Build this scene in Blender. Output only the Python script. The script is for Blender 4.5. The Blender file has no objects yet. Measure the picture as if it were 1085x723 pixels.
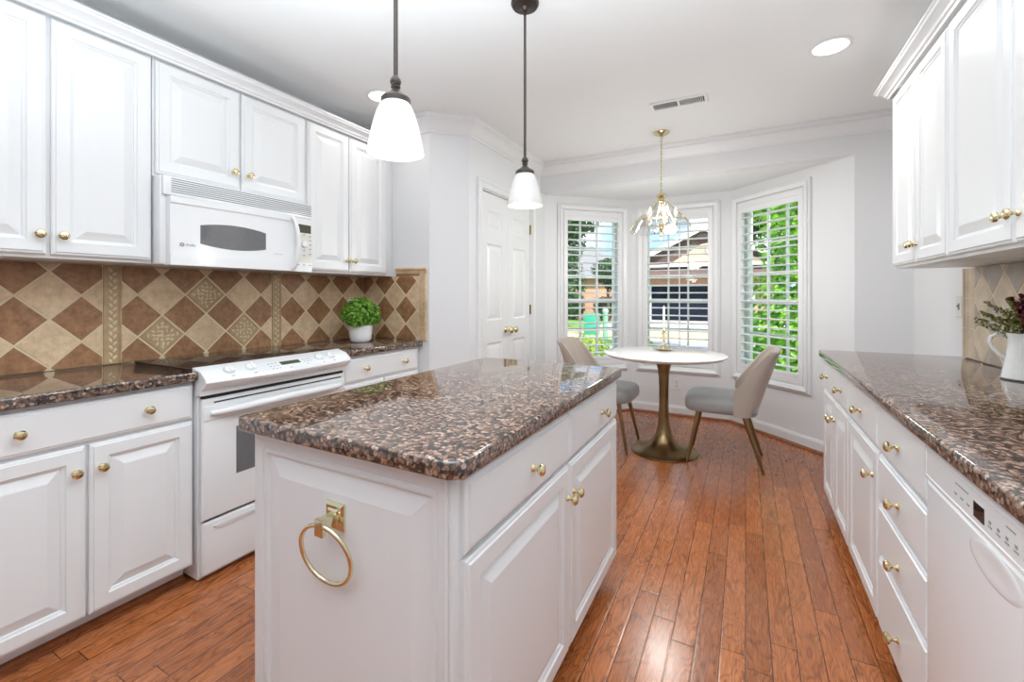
import bpy, bmesh, math, random
from mathutils import Vector, Matrix
R = math.radians
scene = bpy.context.scene
COL = scene.collection

# ------------------------------------------------------------------ camera
cam_d = bpy.data.cameras.new('camera')
cam = bpy.data.objects.new('camera', cam_d)
COL.objects.link(cam)
cam.location = (0, 0, 1.24)
cam.rotation_euler = (R(90), 0, R(27.92))
cam_d.sensor_width = 36
cam_d.lens = 467 / 1085 * 36
cam_d.shift_y = -(361.5 - 313) / 1085
cam_d.clip_start = 0.02
cam_d.clip_end = 300
scene.camera = cam

# ------------------------------------------------------------------ view
vs = scene.view_settings
vs.view_transform = 'Standard'
vs.look = 'None'
vs.gamma = 1
vs.use_curve_mapping = False
vs.exposure = 0.08

# ------------------------------------------------------------------ world: blue sky with clouds
w = bpy.data.worlds.new('world'); scene.world = w; w.use_nodes = True
nt = w.node_tree; nt.nodes.clear()
out = nt.nodes.new('ShaderNodeOutputWorld'); bg = nt.nodes.new('ShaderNodeBackground')
tc = nt.nodes.new('ShaderNodeTexCoord'); no = nt.nodes.new('ShaderNodeTexNoise')
no.inputs['Scale'].default_value = 5.0; no.inputs['Detail'].default_value = 6
cr = nt.nodes.new('ShaderNodeValToRGB')
cr.color_ramp.elements[0].position = 0.44; cr.color_ramp.elements[0].color = (0.40, 0.65, 1.0, 1)
cr.color_ramp.elements[1].position = 0.58; cr.color_ramp.elements[1].color = (0.95, 0.97, 1.0, 1)
nt.links.new(tc.outputs['Generated'], no.inputs['Vector'])
nt.links.new(no.outputs['Fac'], cr.inputs['Fac'])
nt.links.new(cr.outputs['Color'], bg.inputs['Color'])
nt.links.new(bg.outputs[0], out.inputs[0])
bg.inputs['Strength'].default_value = 1.6

# ------------------------------------------------------------------ lights
def light(name, kind, loc, energy, color=(1, 1, 1), rot=(0, 0, 0), **kw):
    d = bpy.data.lights.new(name, kind); d.energy = energy; d.color = color
    for k, v in kw.items(): setattr(d, k, v)
    o = bpy.data.objects.new(name, d); COL.objects.link(o)
    o.location = loc; o.rotation_euler = rot
    return o
sun = light('sun', 'SUN', (0, 0, 10), 7.5, (1, 0.96, 0.88), angle=R(0.6))
sun.rotation_euler = Vector((0.62, -0.52, 0.72)).to_track_quat('Z', 'Y').to_euler()
# added fill lights with no real lamp: one shines down, one up
light('added_down_fill', 'AREA', (-0.55, 1.2, 2.47), 17.5, (0.84, 0.94, 1.0), (0, 0, 0), shape='RECTANGLE', size=1.6, size_y=3.4)
light('added_up_fill', 'AREA', (-0.5, 0.1, 1.40), 68, (0.83, 0.935, 1.0), (R(180), 0, 0), shape='RECTANGLE', size=2.0, size_y=2.0, spread=R(142))  # unseen fill panel, added to brighten the ceiling

# ------------------------------------------------------------------ materials
def new_mat(name):
    m = bpy.data.materials.new(name); m.use_nodes = True
    return m, m.node_tree, m.node_tree.nodes['Principled BSDF']
def pm(name, col, rough=0.5, metal=0.0, bump=0.0, bscale=60, var=0.0, coat=0.0, sheen=0.0, spec=0.5, trans=0.0):
    m, t, b = new_mat(name)
    b.inputs['Base Color'].default_value = (*col, 1)
    b.inputs['Roughness'].default_value = rough
    b.inputs['Metallic'].default_value = metal
    b.inputs['Specular IOR Level'].default_value = spec
    if coat: b.inputs['Coat Weight'].default_value = coat; b.inputs['Coat Roughness'].default_value = 0.08
    if sheen: b.inputs['Sheen Weight'].default_value = sheen; b.inputs['Sheen Roughness'].default_value = 0.4
    g = t.nodes.new('ShaderNodeNewGeometry')
    n = t.nodes.new('ShaderNodeTexNoise'); n.inputs['Scale'].default_value = bscale; n.inputs['Detail'].default_value = 4
    t.links.new(g.outputs['Position'], n.inputs['Vector'])
    if bump:
        bp = t.nodes.new('ShaderNodeBump'); bp.inputs['Strength'].default_value = bump; bp.inputs['Distance'].default_value = 0.002
        t.links.new(n.outputs['Fac'], bp.inputs['Height']); t.links.new(bp.outputs[0], b.inputs['Normal'])
    if var:
        rp = t.nodes.new('ShaderNodeValToRGB')
        rp.color_ramp.elements[0].position = 0.3; rp.color_ramp.elements[1].position = 0.7
        rp.color_ramp.elements[0].color = (*[c * (1 - var) for c in col], 1)
        rp.color_ramp.elements[1].color = (*[min(1, c * (1 + var)) for c in col], 1)
        t.links.new(n.outputs['Fac'], rp.inputs['Fac']); t.links.new(rp.outputs[0], b.inputs['Base Color'])
    return m
def emat(name, col, s):
    m = bpy.data.materials.new(name); m.use_nodes = True; t = m.node_tree; t.nodes.clear()
    o = t.nodes.new('ShaderNodeOutputMaterial'); e = t.nodes.new('ShaderNodeEmission')
    e.inputs[0].default_value = (*col, 1); e.inputs[1].default_value = s
    t.links.new(e.outputs[0], o.inputs[0]); return m
def glass_mat(name, refl=0.06, tint=(1, 1, 1), rough=0.02):
    m = bpy.data.materials.new(name); m.use_nodes = True; t = m.node_tree; t.nodes.clear()
    o = t.nodes.new('ShaderNodeOutputMaterial'); mx = t.nodes.new('ShaderNodeMixShader')
    tr = t.nodes.new('ShaderNodeBsdfTransparent'); gl = t.nodes.new('ShaderNodeBsdfGlossy'); lw = t.nodes.new('ShaderNodeLayerWeight')
    tr.inputs[0].default_value = (*tint, 1); gl.inputs['Roughness'].default_value = rough
    lw.inputs[0].default_value = 0.5
    f4 = math_n(t, 'POWER', lw.outputs['Facing'], 4.0)
    t.links.new(math_n(t, 'ADD', math_n(t, 'MULTIPLY', f4, 0.5), refl), mx.inputs[0]); t.links.new(tr.outputs[0], mx.inputs[1]); t.links.new(gl.outputs[0], mx.inputs[2])
    t.links.new(mx.outputs[0], o.inputs[0]); return m
def shade_mat(name):
    m = bpy.data.materials.new(name); m.use_nodes = True; t = m.node_tree; t.nodes.clear()
    o = t.nodes.new('ShaderNodeOutputMaterial')
    a = t.nodes.new('ShaderNodeBsdfTranslucent'); d = t.nodes.new('ShaderNodeBsdfDiffuse'); g = t.nodes.new('ShaderNodeBsdfGlossy')
    a.inputs[0].default_value = (0.95, 0.93, 0.90, 1); d.inputs[0].default_value = (0.72, 0.715, 0.70, 1); g.inputs['Roughness'].default_value = 0.25
    m1 = t.nodes.new('ShaderNodeMixShader'); m2 = t.nodes.new('ShaderNodeMixShader')
    m1.inputs[0].default_value = 0.80; m2.inputs[0].default_value = 0.05
    t.links.new(a.outputs[0], m1.inputs[1]); t.links.new(d.outputs[0], m1.inputs[2])
    t.links.new(m1.outputs[0], m2.inputs[1]); t.links.new(g.outputs[0], m2.inputs[2]); t.links.new(m2.outputs[0], o.inputs[0])
    return m
def math_n(t, op, a, b=None):
    n = t.nodes.new('ShaderNodeMath'); n.operation = op
    for i, v in enumerate((a, b)):
        if v is None: continue
        if isinstance(v, (int, float)): n.inputs[i].default_value = v
        else: t.links.new(v, n.inputs[i])
    return n.outputs[0]
def ramp(t, fac, stops):
    r = t.nodes.new('ShaderNodeValToRGB'); e = r.color_ramp.elements
    while len(e) < len(stops): e.new(0.5)
    for i, (p, c) in enumerate(stops): e[i].position = p; e[i].color = (*c, 1)
    t.links.new(fac, r.inputs['Fac']); return r.outputs[0]
def mixc(t, fac, a, b, mode='MIX'):
    n = t.nodes.new('ShaderNodeMix'); n.data_type = 'RGBA'; n.blend_type = mode
    if isinstance(fac, (int, float)): n.inputs[0].default_value = fac
    else: t.links.new(fac, n.inputs[0])
    for i, v in ((6, a), (7, b)):
        if isinstance(v, tuple): n.inputs[i].default_value = (*v, 1)
        else: t.links.new(v, n.inputs[i])
    return n.outputs[2]
def floor_mat():
    m, t, b = new_mat('oak_plank_floor')
    g = t.nodes.new('ShaderNodeNewGeometry'); sp = t.nodes.new('ShaderNodeSeparateXYZ'); t.links.new(g.outputs['Position'], sp.inputs[0])
    W, L = 0.079, 0.95
    xr = math_n(t, 'DIVIDE', sp.outputs[0], W); row = math_n(t, 'FLOOR', xr); fx = math_n(t, 'SUBTRACT', xr, row)
    wn = t.nodes.new('ShaderNodeTexWhiteNoise'); wn.noise_dimensions = '1D'; t.links.new(row, wn.inputs['W'])
    yr = math_n(t, 'ADD', math_n(t, 'DIVIDE', sp.outputs[1], L), math_n(t, 'MULTIPLY', wn.outputs['Value'], 7.3))
    idx = math_n(t, 'FLOOR', yr); fy = math_n(t, 'SUBTRACT', yr, idx)
    cmb = t.nodes.new('ShaderNodeCombineXYZ'); t.links.new(row, cmb.inputs[0]); t.links.new(idx, cmb.inputs[1])
    w2 = t.nodes.new('ShaderNodeTexWhiteNoise'); w2.noise_dimensions = '2D'; t.links.new(cmb.outputs[0], w2.inputs['Vector'])
    tone = ramp(t, w2.outputs['Value'], [(0.0, (0.345, 0.104, 0.030)), (0.5, (0.435, 0.138, 0.041)), (1.0, (0.525, 0.175, 0.054))])
    # oak grain: stretched noise with its own offset on every plank, then rings
    gv = t.nodes.new('ShaderNodeCombineXYZ')
    t.links.new(math_n(t, 'ADD', math_n(t, 'MULTIPLY', sp.outputs[0], 9.0), math_n(t, 'MULTIPLY', w2.outputs['Value'], 40)), gv.inputs[0])
    t.links.new(math_n(t, 'ADD', math_n(t, 'MULTIPLY', sp.outputs[1], 2.6), math_n(t, 'MULTIPLY', row, 3.7)), gv.inputs[1])
    n1 = t.nodes.new('ShaderNodeTexNoise'); n1.inputs['Scale'].default_value = 1.5; n1.inputs['Detail'].default_value = 1.5; n1.inputs['Distortion'].default_value = 0.9
    t.links.new(gv.outputs[0], n1.inputs['Vector'])
    rings = math_n(t, 'ABSOLUTE', math_n(t, 'SINE', math_n(t, 'MULTIPLY', n1.outputs['Fac'], 34.0)))
    n2 = t.nodes.new('ShaderNodeTexNoise'); n2.inputs['Scale'].default_value = 9; n2.inputs['Detail'].default_value = 6
    gv2 = t.nodes.new('ShaderNodeCombineXYZ')
    t.links.new(math_n(t, 'MULTIPLY', sp.outputs[0], 22), gv2.inputs[0]); t.links.new(math_n(t, 'MULTIPLY', sp.outputs[1], 1.2), gv2.inputs[1])
    t.links.new(gv2.outputs[0], n2.inputs['Vector'])
    gr = ramp(t, rings, [(0.0, (0.50, 0.42, 0.37)), (0.45, (0.93, 0.92, 0.91)), (1.0, (1.10, 1.10, 1.10))])
    gr2 = ramp(t, n2.outputs['Fac'], [(0.3, (0.84, 0.82, 0.80)), (0.65, (1.08, 1.08, 1.08))])
    c = mixc(t, 1.0, tone, gr, 'MULTIPLY'); c = mixc(t, 1.0, c, gr2, 'MULTIPLY')
    ex = math_n(t, 'MINIMUM', fx, math_n(t, 'SUBTRACT', 1, fx)); ey = math_n(t, 'MULTIPLY', math_n(t, 'MINIMUM', fy, math_n(t, 'SUBTRACT', 1, fy)), L / W)
    e = math_n(t, 'MINIMUM', ex, ey); gap = math_n(t, 'LESS_THAN', e, 0.017)
    c = mixc(t, gap, c, (0.035, 0.012, 0.005))
    t.links.new(c, b.inputs['Base Color'])
    t.links.new(ramp(t, n2.outputs['Fac'], [(0.3, (0.20,) * 3), (0.7, (0.32,) * 3)]), b.inputs['Roughness'])
    bp = t.nodes.new('ShaderNodeBump'); bp.inputs['Strength'].default_value = 0.35; bp.inputs['Distance'].default_value = 0.0015
    h = math_n(t, 'ADD', math_n(t, 'MINIMUM', math_n(t, 'MULTIPLY', e, 14), 1.0), math_n(t, 'MULTIPLY', n2.outputs['Fac'], 0.5))
    t.links.new(h, bp.inputs['Height']); t.links.new(bp.outputs[0], b.inputs['Normal'])
    b.inputs['Coat Weight'].default_value = 0.35; b.inputs['Coat Roughness'].default_value = 0.2
    return m
def granite_mat():
    m, t, b = new_mat('brown_granite')
    g = t.nodes.new('ShaderNodeNewGeometry')
    nz = t.nodes.new('ShaderNodeTexNoise'); nz.inputs['Scale'].default_value = 35; nz.inputs['Detail'].default_value = 3
    t.links.new(g.outputs['Position'], nz.inputs['Vector'])
    ad = t.nodes.new('ShaderNodeVectorMath'); ad.operation = 'MULTIPLY_ADD'
    t.links.new(nz.outputs['Color'], ad.inputs[0]); ad.inputs[1].default_value = (0.004,) * 3; t.links.new(g.outputs['Position'], ad.inputs[2])
    v = t.nodes.new('ShaderNodeTexVoronoi'); v.inputs['Scale'].default_value = 100; v.inputs['Randomness'].default_value = 1
    t.links.new(ad.outputs[0], v.inputs['Vector'])
    sp = t.nodes.new('ShaderNodeSeparateColor'); t.links.new(v.outputs['Color'], sp.inputs[0])
    blob = ramp(t, sp.outputs[0], [(0.0, (0.026, 0.024, 0.026)), (0.18, (0.075, 0.050, 0.042)), (0.42, (0.20, 0.112, 0.078)), (0.75, (0.34, 0.215, 0.155)), (1.0, (0.50, 0.37, 0.30))])
    edge = ramp(t, v.outputs['Distance'], [(0.46, (1, 1, 1)), (0.78, (0.11, 0.10, 0.10))])
    c = mixc(t, 1.0, blob, edge, 'MULTIPLY')
    n3 = t.nodes.new('ShaderNodeTexNoise'); n3.inputs['Scale'].default_value = 260; n3.inputs['Detail'].default_value = 2
    t.links.new(g.outputs['Position'], n3.inputs['Vector'])
    c = mixc(t, 1.0, c, ramp(t, n3.outputs['Fac'], [(0.35, (0.6, 0.58, 0.56)), (0.6, (1.15, 1.15, 1.15))]), 'MULTIPLY')
    t.links.new(c, b.inputs['Base Color']); b.inputs['Roughness'].default_value = 0.055; b.inputs['IOR'].default_value = 2.0
    return m
def tile_mat(name, lo, hi, bump=0.25, leaf=False):
    m, t, b = new_mat(name)
    g = t.nodes.new('ShaderNodeNewGeometry')
    n = t.nodes.new('ShaderNodeTexNoise'); n.inputs['Scale'].default_value = 26; n.inputs['Detail'].default_value = 8; n.inputs['Roughness'].default_value = 0.7
    t.links.new(g.outputs['Position'], n.inputs['Vector'])
    c = ramp(t, n.outputs['Fac'], [(0.35, lo), (0.65, hi)])
    n4 = t.nodes.new('ShaderNodeTexNoise'); n4.inputs['Scale'].default_value = 4; t.links.new(g.outputs['Position'], n4.inputs['Vector'])
    c = mixc(t, 1.0, c, ramp(t, n4.outputs['Fac'], [(0.35, (0.85, 0.83, 0.8)), (0.65, (1.1, 1.1, 1.1))]), 'MULTIPLY')
    h = n.outputs['Fac']
    bp = t.nodes.new('ShaderNodeBump'); bp.inputs['Strength'].default_value = bump; bp.inputs['Distance'].default_value = 0.003
    t.links.new(h, bp.inputs['Height']); t.links.new(bp.outputs[0], b.inputs['Normal'])
    t.links.new(c, b.inputs['Base Color']); b.inputs['Roughness'].default_value = 0.45
    return m
def brick_mat(name, c1, c2, mortar, sc=1.0):
    m, t, b = new_mat(name)
    tcn = t.nodes.new('ShaderNodeTexCoord'); mp = t.nodes.new('ShaderNodeMapping'); mp.inputs['Rotation'].default_value = (R(90), 0, 0)
    br = t.nodes.new('ShaderNodeTexBrick'); br.inputs['Scale'].default_value = sc
    br.inputs['Brick Width'].default_value = 0.22; br.inputs['Row Height'].default_value = 0.075; br.inputs['Mortar Size'].default_value = 0.008
    br.inputs['Color1'].default_value = (*c1, 1); br.inputs['Color2'].default_value = (*c2, 1); br.inputs['Mortar'].default_value = (*mortar, 1)
    t.links.new(tcn.outputs['Object'], mp.inputs[0]); t.links.new(mp.outputs[0], br.inputs['Vector'])
    t.links.new(br.outputs['Color'], b.inputs['Base Color']); b.inputs['Roughness'].default_value = 0.9
    return m
def leaf_mat(name, lo, hi, sc=6, rough=0.5, tr=0.35):
    m, t, b = new_mat(name)
    g = t.nodes.new('ShaderNodeNewGeometry')
    n = t.nodes.new('ShaderNodeTexNoise'); n.inputs['Scale'].default_value = sc; n.inputs['Detail'].default_value = 4
    t.links.new(g.outputs['Position'], n.inputs['Vector'])
    c = ramp(t, n.outputs['Fac'], [(0.35, lo), (0.65, hi)])
    t.links.new(c, b.inputs['Base Color']); b.inputs['Roughness'].default_value = rough
    tl = t.nodes.new('ShaderNodeBsdfTranslucent'); t.links.new(c, tl.inputs[0])
    mx = t.nodes.new('ShaderNodeMixShader'); mx.inputs[0].default_value = tr
    o = t.nodes['Material Output']
    t.links.new(b.outputs[0], mx.inputs[1]); t.links.new(tl.outputs[0], mx.inputs[2]); t.links.new(mx.outputs[0], o.inputs[0])
    return m

M = {}
M['cab'] = pm('white_cabinet_paint', (0.83, 0.835, 0.845), 0.32, bump=0.03, bscale=90)
M['wall'] = pm('white_wall_paint', (0.79, 0.795, 0.81), 0.65, bump=0.06, bscale=150)
M['ceil'] = pm('ceiling_paint', (0.84, 0.845, 0.845), 0.8, bump=0.06, bscale=120)
M['trim'] = pm('white_trim_paint', (0.82, 0.825, 0.835), 0.38, bump=0.02, bscale=80)
M['floor'] = floor_mat()
M['wood'] = pm('stained_wood_moulding', (0.26, 0.075, 0.02), 0.3, bump=0.1, bscale=40, var=0.25)
M['granite'] = granite_mat()
M['brass'] = pm('polished_brass', (0.76, 0.65, 0.40), 0.14, 1.0, bump=0.02, bscale=20)
M['pbrass'] = pm('pale_brass', (0.78, 0.73, 0.52), 0.12, 1.0, bump=0.02, bscale=20)
M['abrass'] = pm('aged_brass', (0.30, 0.205, 0.10), 0.3, 1.0, bump=0.05, bscale=60, var=0.15)
M['bronze'] = pm('dark_bronze', (0.055, 0.042, 0.036), 0.35, 0.6, bump=0.05, bscale=80)
M['hinge'] = pm('hinge_brass', (0.35, 0.26, 0.11), 0.35, 1.0, bump=0.02)
M['app'] = pm('white_appliance_enamel', (0.85, 0.857, 0.87), 0.24, bump=0.01, bscale=30, coat=0.3)
M['appgrey'] = pm('appliance_grey', (0.50, 0.50, 0.51), 0.35, bump=0.02)
M['mark'] = pm('grey_print', (0.27, 0.27, 0.28), 0.5, bump=0.01)
M['black'] = pm('black_gap', (0.008, 0.008, 0.009), 0.5, bump=0.02)
M['bglass'] = pm('black_glass', (0.030, 0.022, 0.020), 0.04, bump=0.0, spec=0.7, var=0.1)
M['oglass'] = pm('grey_oven_glass', (0.15, 0.15, 0.155), 0.08, spec=0.7, var=0.06)
M['lcd'] = pm('lcd_display', (0.055, 0.055, 0.03), 0.2, var=0.2, bscale=300)
M['tl'] = tile_mat('light_stone_tile', (0.62, 0.44, 0.265), (0.80, 0.61, 0.405))
M['td'] = tile_mat('dark_stone_tile', (0.25, 0.118, 0.054), (0.43, 0.228, 0.112))
M['tdeco'] = tile_mat('leaf_accent_tile', (0.44, 0.30, 0.16), (0.56, 0.40, 0.23))
M['tleaf'] = tile_mat('leaf_tile_highlight', (0.66, 0.52, 0.34), (0.78, 0.64, 0.44))  # leaves lightened against their ground to paint in the relief's highlights
M['grout'] = pm('grout', (0.76, 0.61, 0.42), 0.8, bump=0.3, bscale=300)
M['tg'] = tile_mat('pale_taupe_tile', (0.40, 0.335, 0.285), (0.50, 0.43, 0.365))
M['tb'] = tile_mat('pale_beige_tile', (0.58, 0.47, 0.35), (0.68, 0.56, 0.43))
M['velvet'] = pm('taupe_velvet', (0.42, 0.35, 0.295), 0.75, bump=0.2, bscale=400, sheen=0.5, var=0.1)
M['seatvelvet'] = pm('sky_greyed_velvet', (0.30, 0.295, 0.29), 0.5, bump=0.2, bscale=400, sheen=0.9, var=0.08)  # taupe seat velvet, its colour greyed to carry the window's reflected sky
M['quartz'] = pm('white_quartz', (0.86, 0.86, 0.86), 0.08, var=0.03, bscale=8, spec=0.6)
M['glass'] = glass_mat('window_glass', 0.02)
M['cglass'] = glass_mat('chandelier_glass', 0.13, (0.97, 0.98, 0.98), 0.03)
M['shade'] = shade_mat('frosted_glass_shade')
M['bulb'] = emat('lamp_bulb', (1, 0.95, 0.88), 2.2)
M['lens'] = emat('recessed_lamp_lens', (1, 0.97, 0.92), 6)
M['candle'] = pm('ivory_wax', (0.84, 0.81, 0.74), 0.45, bump=0.03)
M['pot'] = pm('white_ceramic', (0.84, 0.84, 0.84), 0.25, bump=0.03, bscale=60)
M['enamel'] = pm('white_enamel', (0.84, 0.835, 0.82), 0.14, var=0.02)
M['soil'] = pm('potting_soil', (0.05, 0.035, 0.022), 0.9, bump=0.6)
M['leaf'] = leaf_mat('boxwood_leaf', (0.06, 0.21, 0.015), (0.34, 0.62, 0.09), 45)
M['olive'] = leaf_mat('olive_sprig', (0.16, 0.17, 0.035), (0.36, 0.36, 0.11), 40)
M['burg'] = leaf_mat('burgundy_sprig', (0.09, 0.006, 0.018), (0.25, 0.02, 0.05), 40, tr=0.2)
M['plate'] = pm('ivory_plastic', (0.72, 0.71, 0.66), 0.35, bump=0.01)
M['grass'] = leaf_mat('lawn_grass', (0.10, 0.24, 0.03), (0.22, 0.42, 0.07), 3, 0.9, 0.0)
M['concrete'] = pm('driveway_concrete', (0.46, 0.44, 0.42), 0.9, bump=0.3, bscale=20, var=0.12)
M['asphalt'] = pm('street_asphalt', (0.33, 0.345, 0.37), 0.9, bump=0.3, bscale=20, var=0.1)
M['sand'] = pm('dry_verge', (0.66, 0.52, 0.30), 0.95, bump=0.3, bscale=10, var=0.15)
M['brick'] = brick_mat('red_brick', (0.58, 0.26, 0.13), (0.70, 0.36, 0.20), (0.60, 0.50, 0.42))
M['pbrick'] = brick_mat('peach_brick', (0.66, 0.42, 0.25), (0.76, 0.52, 0.33), (0.72, 0.60, 0.48))
M['shingle'] = pm('brown_shingle', (0.145, 0.092, 0.085), 0.9, bump=0.4, bscale=14, var=0.3)
M['groof'] = pm('grey_shingle', (0.24, 0.24, 0.25), 0.9, bump=0.4, bscale=14, var=0.2)
M['navy'] = pm('navy_door_paint', (0.009, 0.015, 0.032), 0.85, spec=0.15, var=0.1)
M['green_box'] = pm('green_metal', (0.03, 0.34, 0.22), 0.45, var=0.08)
M['green_post'] = pm('pale_green_post', (0.30, 0.56, 0.42), 0.5, var=0.08)
M['bark'] = pm('tree_bark', (0.11, 0.075, 0.05), 0.95, bump=0.6, bscale=12, var=0.3)
M['ltree'] = leaf_mat('dark_tree_leaf', (0.018, 0.07, 0.022), (0.06, 0.16, 0.05), 1.5)
M['lhedge'] = leaf_mat('yellow_green_hedge_leaf', (0.22, 0.36, 0.05), (0.50, 0.62, 0.14), 5)
M['lbright'] = leaf_mat('bright_shrub_leaf', (0.08, 0.27, 0.015), (0.42, 0.76, 0.07), 4)
M['slate'] = pm('ext_white_trim', (0.78, 0.78, 0.78), 0.5, var=0.03)

# ------------------------------------------------------------------ mesh builder
class B:
    def __init__(s): s.bm = bmesh.new()
    def _add(s, verts, faces, mi=0, mat=None):
        vs_ = [s.bm.verts.new(mat @ Vector(v) if mat else v) for v in verts]
        for f in faces:
            try:
                fc = s.bm.faces.new([vs_[i] for i in f]); fc.material_index = mi
            except ValueError: pass
        return vs_
    def box(s, x0, x1, y0, y1, z0, z1, bev=0.0, seg=2, mi=0, mat=None):
        t = bmesh.new()
        bmesh.ops.create_cube(t, size=1)
        for v in t.verts:
            v.co = Vector(((x0 + x1) / 2 + v.co.x * (x1 - x0), (y0 + y1) / 2 + v.co.y * (y1 - y0), (z0 + z1) / 2 + v.co.z * (z1 - z0)))
        if bev: bmesh.ops.bevel(t, geom=list(t.edges), offset=bev, segments=seg, profile=0.5, affect='EDGES')
        s.merge(t, mi, mat); t.free(); return s
    def merge(s, t, mi=0, mat=None):
        t.verts.index_update()
        s._add([v.co.copy() for v in t.verts], [[v.index for v in f.verts] for f in t.faces], mi, mat)
    def rings(s, rings, mi=0, closed=True, cap0=True, cap1=True, loop=False, mat=None):
        n = len(rings[0]); vs_ = []
        for r in rings: vs_ += r
        F = []
        m = len(rings)
        for i in range(m if loop else m - 1):
            a, b2 = i * n, ((i + 1) % m) * n
            for j in range(n if closed else n - 1):
                k = (j + 1) % n
                F.append((a + j, a + k, b2 + k, b2 + j))
        if not loop:
            if cap0: F.append(tuple(range(n))[::-1])
            if cap1: F.append(tuple((m - 1) * n + j for j in range(n)))
        s._add(vs_, F, mi, mat); return s
    def panel(s, x0, x1, z0, z1, prof, mi=0, cap=True, y=0.0):   # nested rectangles; prof = (inset, out), out is along -y
        rs = []
        for i, o in prof:
            rs.append([(x0 + i, y - o, z0 + i), (x1 - i, y - o, z0 + i), (x1 - i, y - o, z1 - i), (x0 + i, y - o, z1 - i)])
        return s.rings(rs, mi, True, False, cap)
    def lathe(s, prof, seg=24, c=(0, 0, 0), axis='Z', mi=0, mat=None, caps=True):
        rs = []
        for r, h in prof:
            ring = []
            for k in range(seg):
                a = 2 * math.pi * k / seg; p, q = max(r, 1e-5) * math.cos(a), max(r, 1e-5) * math.sin(a)
                ring.append({'Z': (c[0] + p, c[1] + q, c[2] + h), 'Y': (c[0] + p, c[1] - h, c[2] + q), 'X': (c[0] + h, c[1] + p, c[2] + q)}[axis])
            rs.append(ring)
        return s.rings(rs, mi, True, caps, caps, False, mat)
    def tube(s, pts, r, seg=8, mi=0, loop=False, caps=True, mat=None, flat=1.0):
        pts = [Vector(p) for p in pts]; n = len(pts); rs = []; prev = None
        for i, p in enumerate(pts):
            if loop: d = pts[(i + 1) % n] - pts[i - 1]
            else: d = pts[min(i + 1, n - 1)] - pts[max(i - 1, 0)]
            d.normalize()
            if prev is None:
                u = d.orthogonal().normalized()
                if abs(d.z) < 0.9: u = Vector((0, 0, 1)); u = (u - d * u.dot(d)).normalized()
            else: u = (prev - d * prev.dot(d)).normalized()
            prev = u; v = d.cross(u); rr = r[i] if isinstance(r, (list, tuple)) else r
            rs.append([tuple(p + u * rr * math.cos(2 * math.pi * k / seg) * flat + v * rr * math.sin(2 * math.pi * k / seg)) for k in range(seg)])
        return s.rings(rs, mi, True, caps, caps, loop, mat)
    def prism(s, poly, z0, z1, mi=0, bev=0.0, seg=2, mat=None):
        t = bmesh.new(); vs_ = [t.verts.new((p[0], p[1], z0)) for p in poly]
        f = t.faces.new(vs_); r = bmesh.ops.extrude_face_region(t, geom=[f])
        for v in r['geom']:
            if isinstance(v, bmesh.types.BMVert): v.co.z = z1
        bmesh.ops.recalc_face_normals(t, faces=list(t.faces))
        if bev:
            es = [e for e in t.edges if abs(e.verts[0].co.z - e.verts[1].co.z) < 1e-6]
            bmesh.ops.bevel(t, geom=es, offset=bev, segments=seg, profile=0.5, affect='EDGES')
        s.merge(t, mi, mat); t.free(); return s
    def sweep(s, path, prof, mi=0, loop=False):   # path of (x, y), profile of (out, z); out is to the RIGHT of the path
        n = len(path); P = [Vector((p[0], p[1])) for p in path]; rs = []
        for i in range(n):
            d0 = (P[i] - P[i - 1]) if (i or loop) else (P[1] - P[0]); d1 = (P[(i + 1) % n] - P[i]) if (i < n - 1 or loop) else d0
            d0.normalize(); d1 = d1.normalized()
            n0 = Vector((d0.y, -d0.x)); n1 = Vector((d1.y, -d1.x)); m_ = (n0 + n1).normalized(); k = 1 / max(0.25, m_.dot(n0))
            rs.append([(P[i].x + m_.x * k * o, P[i].y + m_.y * k * o, z) for o, z in prof])
        return s.rings(rs, mi, True, True, True, loop)
    def build(s, name, mats, parent=None, smooth=32, loc=None, rot=None):
        bmesh.ops.recalc_face_normals(s.bm, faces=list(s.bm.faces))
        me = bpy.data.meshes.new(name); s.bm.to_mesh(me); s.bm.free()
        for m in (mats if isinstance(mats, (list, tuple)) else [mats]): me.materials.append(m)
        if smooth is not None:
            me.shade_smooth(); me.set_sharp_from_angle(angle=R(smooth))
        return link(name, me, parent, loc, rot)
def link(name, me, parent=None, loc=None, rot=None):
    o = bpy.data.objects.new(name, me); COL.objects.link(o)
    if parent: o.parent = parent
    if loc: o.location = loc
    if rot: o.rotation_euler = rot
    return o
def tag(o, label, cat, group=None, kind=None):
    o['label'] = label; o['category'] = cat
    if group: o['group'] = group
    if kind: o['kind'] = kind
    return o
def struct(o, label=None):
    o['kind'] = 'structure'
    if label: o['label'] = label
    return o
def empty(name, loc=(0, 0, 0), rz=0.0):
    o = bpy.data.objects.new(name, None); o.empty_display_size = 0.1; COL.objects.link(o); o.location = loc; o.rotation_euler = (0, 0, R(rz)); return o
def copy_tree(o, parent=None):
    c = o.copy(); COL.objects.link(c)
    if parent: c.parent = parent
    for ch in list(o.children): copy_tree(ch, c)
    return c
def rpoly(pts, rad, seg=6):   # rounded polygon; rad per corner
    outp = []; n = len(pts)
    for i, p in enumerate(pts):
        r = rad[i] if isinstance(rad, (list, tuple)) else rad
        p = Vector(p); a = (Vector(pts[i - 1]) - p).normalized(); b_ = (Vector(pts[(i + 1) % n]) - p).normalized()
        if r <= 0: outp.append(tuple(p)); continue
        c = p + (a + b_) * r
        for k in range(seg + 1):
            t_ = k / seg * math.pi / 2
            outp.append(tuple(c - b_ * r * math.cos(t_) - a * r * math.sin(t_)))
    return outp
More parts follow.
